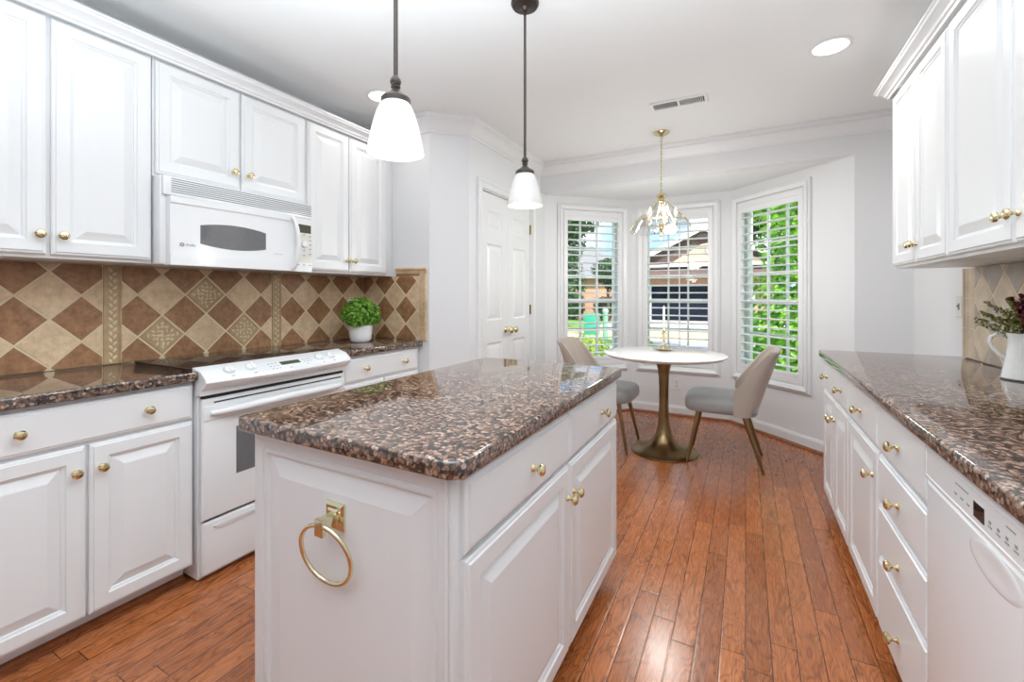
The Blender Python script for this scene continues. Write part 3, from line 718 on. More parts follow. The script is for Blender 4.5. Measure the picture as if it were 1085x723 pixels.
# ------------------------------------------------------------------ tile backsplashes
def clip(poly, axis, val, keep_less):
    res = []; n = len(poly)
    for i in range(n):
        a, c = poly[i], poly[(i + 1) % n]
        ia = (a[axis] <= val) == keep_less; ic = (c[axis] <= val) == keep_less
        if ia: res.append(a)
        if ia != ic:
            f = (val - a[axis]) / (c[axis] - a[axis]); res.append((a[0] + f * (c[0] - a[0]), a[1] + f * (c[1] - a[1])))
    return res
HD = .1045
def diamonds(b, x0, x1, z0, z1, cx, cz, mats, deco=(), hd=HD, hz=None, rows='light_even', out=.0075):
    hz = hz or hd; decs = []
    for i in range(-40, 41):
        for j in range(-8, 9):
            if (i + j) % 2: continue
            x, z = cx + i * hd, cz + j * hz
            if x + hd < x0 or x - hd > x1 or z + hz < z0 or z - hz > z1: continue
            g = .960; poly = [(x, z - hz * g), (x + hd * g, z), (x, z + hz * g), (x - hd * g, z)]
            for ax, v, k in ((0, x1 - .002, True), (0, x0 + .002, False), (1, z1, True), (1, z0, False)):
                if poly: poly = clip(poly, ax, v, k)
            if len(poly) < 3: continue
            if abs(sum(q[0] * s_[1] - s_[0] * q[1] for q, s_ in zip(poly, poly[1:] + poly[:1]))) / 2 < 3e-4: continue
            isd = (i, j) in deco; mi = 2 if isd else mats[j % 2]
            tgt = B() if isd else b
            cxm = sum(p[0] for p in poly) / len(poly); czm = sum(p[1] for p in poly) / len(poly)
            sh = lambda p, s_: (cxm + (p[0] - cxm) * s_, czm + (p[1] - czm) * s_)
            tgt.rings([[(p[0], -.003, p[1]) for p in poly], [(p[0], -out + .002, p[1]) for p in poly], [(sh(p, .965)[0], -out, sh(p, .965)[1]) for p in poly]], 0 if isd else mi, cap0=False)
            if isd:
                rnd = random.Random(i * 31 + j)
                sq = [(x + hd * u, z + hz * v) for u, v in ((0, -.86), (.86, 0), (0, .86), (-.86, 0))]
                tgt.rings([[(p[0], -out - o, p[1]) for p in [(x + (q[0] - x) * s_, z + (q[1] - z) * s_) for q in sq]] for s_, o in ((1.02, 0), (1.0, .003), (.95, .003), (.93, 0))], 0, cap0=False, cap1=False)
                for a_ in range(-4, 5):
                    for c_ in range(-4, 5):
                        u, v = a_ / 5 + rnd.uniform(-.04, .04), c_ / 5 + rnd.uniform(-.04, .04)
                        if abs(u) + abs(v) > .74: continue
                        leaf(tgt, x + u * hd, z + v * hz, -out, rnd.uniform(0, 6.28), .0125, 1)
                decs.append(tgt)
    return decs
def leaf(b, x, z, y, ang, L, mi=0):
    ca, sa = math.cos(ang), math.sin(ang); pts = [(1, 0), (.3, .48), (-.5, .42), (-1, 0), (-.5, -.42), (.3, -.48)]
    f = lambda p, s_: (x + (p[0] * ca - p[1] * sa) * L * s_, z + (p[0] * sa + p[1] * ca) * L * s_)
    b.rings([[(f(p, 1)[0], y, f(p, 1)[1]) for p in pts], [(f(p, .8)[0], y - .0026, f(p, .8)[1]) for p in pts], [(f(p, .3)[0], y - .0036, f(p, .3)[1]) for p in pts]], mi, cap0=False)
def strip(root, x0, x1, z0, z1, mat='tdeco'):
    b = B(); b.box(x0, x1, -.009, -.004, z0, z1, .001); b.box(x0, x0 + .008, -.012, -.009, z0, z1, .0015); b.box(x1 - .008, x1, -.012, -.009, z0, z1, .0015)
    rnd = random.Random(3); z = z0 + .014; k = 0
    while z < z1 - .012:
        leaf(b, (x0 + x1) / 2 + (.008 if k % 2 else -.008), z, -.009, (.9 if k % 2 else 2.2) + rnd.uniform(-.2, .2), .013, 1); z += .0165; k += 1
    return b.build('border_strip', [M[mat], M['tleaf']], root, smooth=30)
def backsplash(label, loc, rz, L, z0, z1, segs, mats3, strips=(), extra=None):
    r = empty('tile_backsplash', loc, rz); tag(r, label, 'backsplash', 'tile backsplashes')
    b = B(); b.box(0, L, -.0062, 0.0, z0, z1); allm = []
    b2 = B(); decs = []
    for x0, x1, cx, cz, dc, kw in segs: decs += diamonds(b2, x0, x1, z0, z1, cx, cz, (0, 1), dc, **kw)
    b.build('grout_bed', M['grout'], r, smooth=None)
    b2.build('diamond_tiles', [mats3[0], mats3[1]], r, smooth=15)
    for d in decs: d.build('accent_tile', [M['tdeco'], M['tleaf']], r, smooth=30)
    for x0, x1 in strips: strip(r, x0, x1, z0, z1)
    return r
Y0 = .325   # the wall left of this is never seen
o_ = lambda y: y - Y0
backsplash('brown and beige diamond tile backsplash behind the range', (XL + .001, Y0, 0), 90, 2.519 - 12e-3 - Y0, 0.9143, 1.380,
    [(0, o_(.925), o_(.745), 1.239, (), {}), (o_(.993), o_(1.755), o_(1.162), 1.243, ((2, 0), (0, -2), (4, -2)), {}), (o_(1.817), 2.507 - Y0, o_(2.001), 1.238, (), {})],
    (M['tl'], M['td']), [(o_(.925), o_(.993)), (o_(1.755), o_(1.817))])
r = backsplash('diamond tile backsplash on the short wall behind the boxwood', (XL + .002, 2.519, 0), 0, .566, 0.9143, 1.380,
    [(.0, .566, .334, 1.239, (), {})], (M['tl'], M['td']))
b = B()
zs = [0.9143 + k * .0965 for k in range(6)]
for za, zb in zip(zs, zs[1:]): b.rings([[(x, y, z) for x, y in ((.568, 0), (.568, -.010), (.580, -.014), (.612, -.014), (.624, -.018), (.632, -.014), (.632, 0))] for z in (za + .001, zb - .001)])
b.build('edge_trim', M['tl'], r, smooth=30)
b = B(); b.rings([[(x, y, z) for y, z in ((0, 1.400), (-.008, 1.400), (-.011, 1.408), (-.012, 1.418), (-.020, 1.424), (-.024, 1.434), (-.020, 1.443), (0, 1.443))] for x in (.343, .632)])
b.build('cap_moulding', M['tl'], r, smooth=30)
b = B(); b.box(.343, .567, -.0065, 0, 1.381, 1.399, .001); b.build('filler_strip', M['td'], r, smooth=30)
r = backsplash('pale taupe diamond tile backsplash behind the white pitcher', (XR - .001, 3.17, 0), -90, 1.90, 0.9143, 1.380,
    [(.108, 1.90, .290, 1.132, (), {'hd': .107, 'hz': .1065})], (M['tg'], M['tb']))
b = B()
for k in range(3): b.rings([[(x, y, z) for x, y in ((0, 0), (0, -.012), (.004, -.019), (.016, -.020), (.024, -.012), (.040, -.012), (.044, -.009), (.100, -.008), (.105, -.006), (.105, 0))] for z in (0.9143 + k * .155 + .001, 0.9143 + (k + 1) * .155 - .001)])
b.build('edge_trim', M['tb'], r, smooth=30)

# ------------------------------------------------------------------ outlets and switch
def outlet(label, loc, rz, kind='outlet'):
    r = empty('wall_outlet' if kind == 'outlet' else 'light_switch', loc, rz); tag(r, label, 'outlet' if kind == 'outlet' else 'switch')
    b = B(); b.panel(-.036, .036, -.058, .058, [(0, 0), (0, .003), (.004, .006), (.008, .006)]); b.build('cover_plate', M['plate'] if kind != 'outlet' or rz == 90 else M['trim'], r, smooth=30)
    if kind == 'outlet':
        for dz in (-.020, .020):
            b = B(); b.lathe([(0, .0055), (.0165, .0055), (.0165, .0075), (0, .0075)], 20, (0, 0, dz), 'Y'); s_ = b.build('socket', M['plate'], r, smooth=30)
            b = B(); b.box(-.0075, -.0055, -.0080, -.0073, dz - .002, dz + .007); b.box(.0055, .0075, -.0080, -.0073, dz - .002, dz + .007); b.lathe([(0, .0073), (.0025, .0073), (.0025, .008), (0, .008)], 8, (0, 0, dz - .008), 'Y'); b.build('socket_slots', M['mark'], s_, smooth=None)
    else:
        b = B(); b.box(-.010, .010, -.0075, -.0055, -.018, .018, .001); b.box(-.005, .005, -.014, -.007, -.003, .009, .001); b.build('toggle', M['mark'], r, smooth=30)
    return r
outlet('white wall outlet low on the bay wall behind the table', (-.630, 4.8185, .323), 0)
outlet('beige wall outlet on the tile behind the boxwood', (XL + .0095, 2.395, 1.165), 90)
outlet('beige light switch on the right wall beside the tile edge', (XR - .0015, 3.25, 1.178), -90, 'switch')
# ------------------------------------------------------------------ pendants over the island
def pendant(label, x, y):
    r = empty('pendant_lamp', (x, y, CEIL), 0); tag(r, label, 'pendant lamp', 'pendants over the island')
    b = B(); b.lathe([(0, 0), (.062, 0), (.062, -.006), (.055, -.018), (.020, -.024), (.010, -.036), (0, -.036)], 28); b.build('canopy', M['bronze'], r)
    zt = 1.835 - CEIL
    b = B(); b.tube([(0, 0, -.03), (0, 0, zt)], .0062, 10); b.build('rod', M['bronze'], r)
    b = B(); b.lathe([(0, .014), (.008, .014), (.0135, .006), (.0155, -.001), (.0135, -.008), (.009, -.012), (.013, -.015), (.013, -.018), (.010, -.021), (.012, -.026), (.022, -.036), (.036, -.044), (.041, -.050), (.041, -.062), (.034, -.064), (0, -.064)], 28, (0, 0, zt)); b.build('cap', M['bronze'], r)
    b = B(); s_ = zt - .058; prof = [(.036, .0), (.043, -.010), (.052, -.030), (.0605, -.058), (.067, -.085), (.072, -.110), (.0755, -.130), (.0765, -.142)]
    b.lathe([(p[0], p[1] + s_) for p in prof] + [(p[0] - .004, p[1] + s_) for p in prof[::-1]], 40, caps=False); b.build('lamp_shade', M['shade'], r, smooth=60)
    b = B(); b.lathe([(0, -.006), (.012, -.008), (.013, -.050), (.018, -.064), (.032, -.084), (.043, -.104), (.042, -.120), (.030, -.131), (0, -.135)], 24, (0, 0, s_)); b.build('bulb', M['bulb'], r, smooth=60)
    light('pendant_light', 'POINT', (x, y, s_ + CEIL - .24), 2.5, (1, .97, .93), shadow_soft_size=.05)
pendant('near pendant lamp with frosted glass shade over the front of the island', -.86, .932)
pendant('far pendant lamp with frosted glass shade over the back of the island', -.86, 1.745)

# ------------------------------------------------------------------ recessed lamps and vent
def recessed(label, x, y, e=5):
    r = empty('recessed_lamp', (x, y, CEIL), 0); tag(r, label, 'ceiling lamp', 'recessed ceiling lamps')
    b = B(); b.lathe([(.096, 0), (.096, -.004), (.088, -.008), (.078, -.006), (.076, 0.0)], 36, caps=False); b.build('trim_ring', M['trim'], r, smooth=40)
    b = B(); b.lathe([(0, -.0015), (.077, -.0015), (.077, -.004), (0, -.005)], 32); b.build('lens', M['lens'], r, smooth=40)
    light('recessed_light', 'AREA', (x, y, CEIL - .03), e, (1, .98, .96), (0, 0, 0), shape='DISK', size=.15)
recessed('round recessed lamp in the ceiling above the right counter', .389, 2.79)
recessed('round recessed lamp in the ceiling half hidden behind the near pendant', -2.085, 2.127, 1.2)
r = empty('air_vent', (-.396, 3.12, CEIL), 0); tag(r, 'white rectangular air vent in the ceiling near the chandelier', 'vent')
b = B()
VW, VD = .182, .068
b.rings([[(sx * (VW - i), sy * (VD - i), z) for sx, sy in ((-1, -1), (1, -1), (1, 1), (-1, 1))] for i, z in ((0, 0), (0, -.004), (.006, -.009), (.022, -.010), (.024, -.004), (.024, 0))], cap0=False, cap1=False)
b.box(-.008, .008, -VD + .023, VD - .023, -.009, -.001); b.build('frame', M['trim'], r, smooth=30)
b = B(); b.box(-VW + .02, VW - .02, -VD + .02, VD - .02, -.0015, -.0002); b.build('backing', M['black'], r, smooth=None)
sl = None
for sx in (-1, 1):
    for k in range(13):
        x = sx * (.014 + k * .0108 + .004)
        if sl is None:
            b = B(); b.box(-.0012, .0012, -.041, .041, -.0045, .0045); sl = b.build('slat', M['trim'], r, smooth=None); o = sl
        else: o = link('slat', sl.data, r)
        o.location = (x, 0, -.0062); o.rotation_euler = (0, R(14 * sx), 0)

# ------------------------------------------------------------------ chandelier
r = empty('chandelier', (-.590, 3.64, CEIL), 0); tag(r, 'brass chandelier with clear glass panels hanging over the round table', 'chandelier')
b = B(); b.lathe([(0, 0), (.066, 0), (.066, -.004), (.060, -.010), (.040, -.016), (.022, -.030), (.010, -.034), (.008, -.046), (0, -.046)], 28); b.build('canopy', M['brass'], r)
b = B(); z = -.046
k = 0
while z > -.475:
    n = 10; pts = [(.0065 * math.cos(2 * math.pi * j / n), 0, z - .014 + .016 * math.sin(2 * math.pi * j / n)) for j in range(n)]
    if k % 2: pts = [(p[1], p[0], p[2]) for p in pts]
    b.tube(pts, .0026, 6, loop=True); z -= .0255; k += 1
b.build('chain', M['brass'], r, smooth=60)
DZ = -.03
b = B(); b.lathe([(0, -.445), (.010, -.447), (.014, -.455), (.036, -.462), (.042, -.474), (.036, -.484), (.022, -.492), (.026, -.500), (.030, -.512), (.040, -.520), (.040, -.525), (0, -.525)], 12, (0, 0, DZ)); b.build('crown_cap', M['brass'], r, smooth=20)
NS = 8; zc = [-.554, -.705, -.785]; rc = [.045, .205, .245]
pt = lambda ring, k, dz=0, dr=0: ((rc[ring] + dr) * math.cos(2 * math.pi * (k + .5) / NS), (rc[ring] + dr) * math.sin(2 * math.pi * (k + .5) / NS), zc[ring] + dz)
for ring in (0, 1):
    for k in range(NS):
        b = B()
        if ring == 0: poly = [pt(0, k), pt(0, k + 1), pt(1, k + 1), pt(1, k)]
        else:   # scalloped skirt pane
            a_, c_ = Vector(pt(1, k)), Vector(pt(1, k + 1)); d_, e_ = Vector(pt(2, k)), Vector(pt(2, k + 1))
            bot = []
            for j in range(7):
                f = j / 6; p = e_.lerp(d_, f); up = (c_.lerp(a_, f) - p); bot.append(tuple(p - up * (.22 * math.sin(math.pi * f) - .12)))
            poly = [tuple(a_), tuple(c_)] + bot
        cn = Vector((sum(p[0] for p in poly), sum(p[1] for p in poly), 0)).normalized() * .0028
        b.rings([poly, [tuple(Vector(p) + cn) for p in poly]]); b.build('glass_pane', M['cglass'], r, smooth=None)
b = B()
for k in range(NS):
    b.tube([pt(0, k, 0, .001), pt(1, k, 0, .001), pt(2, k, .01, .001)], .0040, 6); b.tube([pt(1, k), pt(1, k + 1)], .0036, 6); b.tube([pt(0, k), pt(0, k + 1)], .0026, 6)
b.build('glass_frame', M['brass'], r, smooth=60)
b = B(); b.lathe([(0, -.525), (.008, -.530), (.008, -.640), (.014, -.650), (.008, -.662), (.012, -.690), (.030, -.704), (.034, -.716), (.026, -.730), (.012, -.745), (.008, -.775), (.015, -.790), (.013, -.805), (0, -.818)], 20, (0, 0, DZ)); b.build('column', M['brass'], r, smooth=40)
for k in range(5):
    a_ = 2 * math.pi * (k + .2) / 5; ca, sa = math.cos(a_), math.sin(a_)
    b = B(); pts = [(.018 + .088 * t_, -.722 - .040 * math.sin(math.pi * t_) + .022 * t_) for t_ in [j / 8 for j in range(9)]] + [(.108, -.690)]
    b.tube([(p[0] * ca, p[0] * sa, p[1] + DZ) for p in pts], .0036, 8); b.lathe([(0, -.692), (.012, -.692), (.019, -.684), (.019, -.681), (0, -.681)], 16, (.108 * ca, .108 * sa, DZ)); arm = b.build('arm', M['brass'], r, smooth=60)
    b = B(); b.lathe([(0, -.682), (.0085, -.682), (.0085, -.632), (0, -.632)], 14, (.108 * ca, .108 * sa, DZ)); b.build('candle_sleeve', M['candle'], arm)
    b = B(); b.lathe([(0, -.632), (.006, -.630), (.013, -.616), (.014, -.604), (.009, -.586), (.003, -.570), (0, -.568)], 14, (.108 * ca, .108 * sa, DZ)); b.build('bulb', M['bulb'], arm, smooth=60)
light('chandelier_light', 'POINT', (-.590, 3.64, CEIL - .88), 21, (1, .97, .94), shadow_soft_size=.08)

# ------------------------------------------------------------------ round table
TX, TY = -.575, 3.665
r = empty('round_table', (TX, TY, 0), 0); tag(r, 'round white pedestal table with a flared brass base in the window bay', 'table')
b = B(); b.lathe([(0, .752), (.425, .752), (.440, .756), (.458, .768), (.462, .775), (.460, .779), (.455, .780), (0, .780)], 72); b.build('tabletop', M['quartz'], r, smooth=40)
b = B(); b.lathe([(0, 0), (.250, 0), (.253, .004), (.253, .008), (.247, .013), (.215, .024), (.165, .040), (.120, .062), (.085, .095), (.060, .145), (.046, .205), (.039, .28), (.036, .38), (.036, .50), (.039, .58), (.046, .65), (.058, .70), (.076, .735), (.088, .7515), (0, .7515)], 48); b.build('pedestal', M['abrass'], r, smooth=50)
# candle holder
cx_, cy_, cz_ = -.60, 3.83, .7805
r = empty('candle_holder', (cx_, cy_, cz_), 0); tag(r, 'brass candle holder with a round dish on the white table', 'candle holder')
b = B(); b.lathe([(0, 0), (.030, 0), (.040, .003), (.064, .012), (.072, .020), (.069, .021), (.050, .013), (.020, .010), (.014, .020), (.012, .034), (.017, .044), (.017, .050), (.010, .060), (.007, .072), (.010, .084), (.007, .096), (.012, .110), (.006, .122), (.008, .132), (.022, .138), (.026, .142), (.024, .146), (.014, .144), (.013, .165), (.0105, .165), (.0105, .150), (0, .150)], 28); b.build('stem', M['brass'], r, smooth=40)
for k in range(3):
    a_ = 2 * math.pi * k / 3 + .5; b = B()
    b.tube([(.052 * math.cos(a_), .052 * math.sin(a_), .014), (.040 * math.cos(a_), .040 * math.sin(a_), .055), (.020 * math.cos(a_), .020 * math.sin(a_), .110), (.012 * math.cos(a_), .012 * math.sin(a_), .136)], .0020, 6); b.build('support', M['brass'], r, smooth=60)
b = B(); b.lathe([(0, .1505), (.0100, .1505), (.0095, .36), (.006, .367), (0, .368)], 18); b.tube([(0, 0, .367), (.001, 0, .378)], .0012, 6)
tag(b.build('candle', M['candle'], loc=(cx_, cy_, cz_), smooth=40), 'tall ivory taper candle in the brass holder', 'candle')

# ------------------------------------------------------------------ chairs (front is -y)
def chair(label, x, y, rz):
    r = empty('dining_chair', (x, y, 0), rz); tag(r, label, 'chair', 'velvet dining chairs')
    # seat: soft superellipse cushion
    b = B(); rs = []
    for z, k in ((.388, .86), (.392, .95), (.406, .99), (.432, 1.0), (.458, .995), (.478, .965), (.491, .90), (.500, .78), (.505, .55), (.507, .25)):
        ring = []
        for j in range(40):
            t_ = 2 * math.pi * j / 40; c, s_ = math.cos(t_), math.sin(t_)
            ring.append((.243 * k * math.copysign(abs(c) ** .42, c), -.022 + .250 * k * math.copysign(abs(s_) ** .42, s_), z + (.010 * (1 - k))))
        rs.append(ring)
    b.rings(rs); b.build('seat', M['seatvelvet'], r, smooth=60)
    # wrap-around back shell
    NV, NU = 16, 44
    def outer(v, t_, ins=0.0):
        z = .385 + .475 * v
        wd = .248 - .030 * v ** 1.4 - ins
        yb = .215 + .150 * v ** 1.05 - ins
        yf = .065 if v < .36 else .065 + (.290 - .065) * (v - .36) / .64; dep = yb - yf - ins * .2
        c, s_ = math.cos(t_), math.sin(t_)
        zz = z - (.018 * s_ * s_ if v > .85 else 0) * ((v - .85) / .15 if v > .85 else 0)
        return (wd * math.copysign(abs(s_) ** .62, s_), yb - dep * (1 - abs(c) ** .62), zz)
    rs = []
    for i in range(NV + 1):
        v = i / NV; ou, inn = [], []
        for j in range(NU + 1):
            t_ = R(-90) + math.pi * j / NU
            ou.append(outer(v, t_)); ins = .030 + .007 * abs(math.sin(t_ * 4.0)) ; p = outer(v, t_, ins); inn.append((p[0], p[1], p[2] + (.0 if 0 < i else 0)))
        rs.append(ou + inn[::-1])
    top = [tuple((Vector(p) * .82 + (Vector(rs[-1][len(rs[-1]) - 1 - j])) * .18) + Vector((0, 0, .009))) for j, p in enumerate(rs[-1])]
    b = B(); b.rings(rs + [top], cap0=False, cap1=False)
    n = NU + 1
    def capfill(ring):
        for j in range(n - 1): b._add([ring[j], ring[j + 1], ring[2 * n - 2 - j], ring[2 * n - 1 - j]], [(0, 1, 2, 3)])
    capfill(rs[0]); capfill(top); bmesh.ops.remove_doubles(b.bm, verts=list(b.bm.verts), dist=1e-5)
    b.build('backrest', M['velvet'], r, smooth=50)
    for sx in (-1, 1):
        for (xa, ya, xb, yb) in ((.150, -.165, .212, -.245), (.150, .125, .205, .250)):
            b = B(); b.tube([(sx * xb, yb, .0), (sx * (xb - .001), yb - (yb - ya) * .02, .012), (sx * xa, ya, .400)], [.0085, .0095, .019], 14); b.build('leg', M['abrass'], r, smooth=50)
    return r
chair('taupe velvet chair right of the round table, its back to the right window', -.140, 3.70, -90)
chair('taupe velvet chair left of the table, half hidden behind the island', -1.06, 3.65, 90)

# ------------------------------------------------------------------ leaves
def leaf_quad(b, p, nrm, size, rnd, asp=.55):
    n = Vector(nrm).normalized(); u = n.orthogonal().normalized(); u.rotate(Matrix.Rotation(rnd.uniform(0, 6.28), 3, n)); v = n.cross(u)
    p = Vector(p); L = size * rnd.uniform(.7, 1.2); bend = n * L * .18
    b._add([p - u * L, p + v * L * asp + bend, p + u * L, p - v * L * asp + bend], [(0, 1, 2), (0, 2, 3)])
def cloud(b, blobs, n, size, seed, fill=.55):
    rnd = random.Random(seed); tot = sum(q[3] * q[4] + q[4] * q[5] + q[3] * q[5] for q in blobs)
    for (x, y, z, rx, ry, rz) in blobs:
        for _ in range(int(n * (rx * ry + ry * rz + rx * rz) / tot)):
            d_ = Vector((rnd.gauss(0, 1), rnd.gauss(0, 1), rnd.gauss(0, 1))).normalized(); k = fill + (1 - fill) * rnd.random() ** .6
            nn = (d_ + Vector((rnd.gauss(0, .5), rnd.gauss(0, .5), rnd.gauss(0, .5) + .35)))
            leaf_quad(b, (x + d_.x * rx * k, y + d_.y * ry * k, z + d_.z * rz * k), nn, size, rnd)

# potted boxwood on the left counter
r = empty('potted_plant', (-2.374, 2.223, .9145), 0); tag(r, 'small round boxwood plant in a white pot on the left counter', 'plant')
b = B(); b.lathe([(0, 0), (.052, 0), (.064, .006), (.073, .022), (.077, .05), (.079, .085), (.080, .118), (.077, .120), (.075, .112), (.073, .100), (0, .100)], 36); b.build('pot', M['pot'], r, smooth=45)
b = B(); b.lathe([(0, .1005), (.0725, .1005), (.06, .112), (0, .118)], 20); b.build('soil', M['soil'], r)
b = B(); cloud(b, [(0, 0, .195, .135, .138, .100), (0, 0, .228, .105, .105, .085), (.025, -.05, .165, .085, .085, .06), (.02, .055, .165, .085, .085, .06)], 1700, .0165, 5, .62)
b.build('foliage', M['leaf'], r, smooth=None)

# pitcher with sprigs on the right counter
px_, py_ = .950, 2.416
r = empty('pitcher', (px_, py_, .9145), -21); tag(r, 'white enamel pitcher with dark base rim on the right counter', 'pitcher')
ov = [(.063, .0), (.066, .004), (.065, .012), (.061, .040), (.055, .080), (.050, .115), (.0475, .140), (.049, .160), (.054, .175), (.0565, .180)]
b = B(); b.lathe([(0, 0)] + ov + [(p[0] - .003, p[1]) for p in ov[:3:-1]] + [(0, .045)], 40); b.build('body', M['enamel'], r, smooth=60)
b = B(); b.tube([(.0665 * math.cos(2 * math.pi * k / 40), .0665 * math.sin(2 * math.pi * k / 40), .004) for k in range(40)], .0022, 6, loop=True); b.build('base_rim', M['mark'], r, smooth=60)
b = B(); hp = [(-.052, 0, .168), (-.075, 0, .172), (-.092, 0, .160), (-.095, 0, .140), (-.086, 0, .115), (-.070, 0, .092), (-.053, 0, .080)]
b.tube(hp, .0065, 10); b.build('handle', M['enamel'], r, smooth=60)
b = B(); rr = []
for k in range(9):
    a_ = R(-38 + 76 * k / 8); q = math.cos(math.radians(-90 + 180 * k / 8)); rr.append((a_, q))
b.rings([[(((.048 + .020 * q * f) * math.cos(a_)), ((.048 + .020 * q * f) * math.sin(a_)), .145 + .035 * f + .006 * q * f) for a_, q in rr] for f in (0, .35, .7, 1)] + [[(((.045 + .020 * q * f) * math.cos(a_)), ((.045 + .020 * q * f) * math.sin(a_)), .145 + .035 * f + .006 * q * f) for a_, q in rr] for f in (1, .7, .35, 0)], closed=False, cap0=False, cap1=False)
b.build('spout', M['enamel'], r, smooth=60)
def sprigs(name, label, mat, dirs, seed, size, nl, cat):
    rnd = random.Random(seed); root = empty(name, (px_, py_, .9145), 0); tag(root, label, cat, 'sprigs in the pitcher')
    for (dx, dy, dz) in dirs:
        if mat == 'burg': dx, dy = dx - .028, dy + .012
        b = B(); st = Vector((dx * .12 + rnd.uniform(-.01, .01), dy * .12, .055)); en = Vector((dx, dy, dz))
        mid = Vector((dx * .30, dy * .30, .055 + (dz - .055) * .68)); pts = [st.lerp(mid, 0), st.lerp(mid, .6), mid, mid.lerp(en, .5) + Vector((0, 0, .004)), en]
        b.tube(pts, [.0016, .0015, .0014, .0011, .0006], 5)
        for k in range(nl):
            f = k / nl; i0 = 2 + int(f * 2 * .999); q = (f * 2) % 1; p = pts[i0].lerp(pts[i0 + 1], q)
            off = Vector((rnd.gauss(0, 1), rnd.gauss(0, 1), rnd.gauss(0, 1))).normalized(); p = p + off * rnd.uniform(.003, .014) * (1.1 - f * .5)
            leaf_quad(b, p, off + Vector((0, 0, .3)), size, rnd, .6)
        b.build('sprig', M[mat], root, smooth=None)
rnd = random.Random(8)
sprigs('olive_sprigs', 'olive green leafy sprigs leaning left out of the pitcher', 'olive', [(-.085, .06, .250), (-.125, .04, .215), (-.105, .02, .300), (-.06, .05, .280), (-.13, .0, .262), (-.05, -.02, .300), (-.085, -.03, .245), (-.03, .05, .265), (-.14, .02, .236), (-.045, .02, .318), (-.03, -.01, .245)], 4, .0075, 55, 'flowers')
sprigs('burgundy_sprigs', 'burgundy red flowering sprigs standing upright in the pitcher', 'burg', [(.02, .0, .330), (.05, .03, .320), (-.005, -.03, .300), (.06, -.02, .300), (.03, -.05, .285), (.045, .02, .270), (.0, .02, .315), (.07, -.04, .260), (.055, -.06, .310), (.01, -.055, .255), (.035, -.015, .350), (.02, .03, .275)], 9, .0080, 70, 'flowers')
# ------------------------------------------------------------------ outside the windows
GZ = -0.30
b = B(); b.box(-40, 30, -14, 60, GZ - .3, GZ); struct(b.build('ground', M['grass'], smooth=None), 'green lawn outside the bay windows')
b = B(); b.box(-3.6, 3.0, 8.9, 15.4, GZ, GZ + .02); struct(b.build('ground_street', M['asphalt'], smooth=None), 'grey paved lane beyond the center window')
b = B(); b.box(-9.0, 3.5, 15.4, 19.6, GZ, GZ + .015); struct(b.build('ground_verge', M['sand'], smooth=None), 'sunlit sandy verge in front of the driveway')
b = B(); b.box(-6.6, 2.0, 19.6, 28.2, GZ, GZ + .02); struct(b.build('ground_driveway', M['concrete'], smooth=None), 'pale concrete driveway in front of the garage')

# house with garage gable
HY = 28.3
r = empty('house', (-2.2, HY, GZ), 0); tag(r, 'brown and peach gabled house with dark garage door beyond the center window', 'house')
def gable(b, hw, ze, zp, y0, y1, z0=0.0, cx=0.0, mi=0):
    b.rings([[(cx - hw, y, z0), (cx + hw, y, z0), (cx + hw, y, ze), (cx, y, zp), (cx - hw, y, ze)] for y in (y0, y1)], mi)
b = B(); gable(b, 4.3, 3.35, 5.45, 0, 9.0); b.build('wall', M['shingle'], r, smooth=None)
b = B()
for s_ in (-1, 1):
    d_ = Vector((s_ * 4.7, 0, 3.16 - 5.45)); p0 = Vector((0, 0, 5.45))
    b.rings([[tuple(p0 + Vector((0, y, .03))), tuple(p0 + d_ + Vector((0, y, .03))), tuple(p0 + d_ + Vector((0, y, .20))), tuple(p0 + Vector((0, y, .20)))] for y in (-.45, 9.2)])
b.build('roof', M['shingle'], r, smooth=None)
b = B()
for s_ in (-1, 1):
    d_ = Vector((s_ * 4.7, 0, 3.16 - 5.45)); p0 = Vector((0, 0, 5.45))
    b.rings([[tuple(p0 + Vector((0, y, -.12))), tuple(p0 + d_ + Vector((0, y, -.12))), tuple(p0 + d_ + Vector((0, y, .22))), tuple(p0 + Vector((0, y, .22)))] for y in (-.50, -.452)])
b.build('rake_board', M['slate'], r, smooth=None)
b = B(); b.rings([[(x, y, z) for x, z in ((-2.0, 3.35), (3.2, 3.35), (1.0, 4.75), (-.1, 4.55))] for y in (-.20, -.002)]); b.build('brick_gable', M['pbrick'], r, smooth=None)
b = B(); b.lathe([(.26, .20), (.26, .27), (.40, .27), (.40, .20)], 28, (.55, 0, 4.25), 'Y', caps=False); wf = b.build('round_window', M['slate'], r)
b = B(); b.lathe([(0, .205), (.26, .205), (.26, .22), (0, .22)], 28, (.55, 0, 4.25), 'Y'); b.build('pane', M['navy'], wf, smooth=None)
b = B(); b.box(-4.4, 4.4, -.62, -.21, 3.22, 3.38, .02); b.build('gutter', M['slate'], r)
b = B(); b.rings([[(x, -1.0, 2.62), (x, -1.0, 2.72), (x, -.002, 3.22), (x, -.002, 3.1)] for x in (-4.4, 4.4)]); b.build('pent_roof', M['shingle'], r, smooth=None)
b = B(); b.box(-4.3, 4.3, -.12, -.002, 2.12, 2.60); b.box(-4.3, -3.1, -.12, -.002, 0, 2.12); b.box(2.6, 4.3, -.12, -.002, 0, 2.12); b.build('brick_front', M['brick'], r, smooth=None)
b = B(); b.box(-3.1, 2.6, -.05, -.002, 0, 2.12)
for k in range(4):
    for j in range(8):
        x = -3.05 + j * .705; b.box(x + .06, x + .64, -.065, -.05, .06 + k * .51, .50 + k * .51, .006)
b.build('garage_door', M['navy'], r, smooth=None)
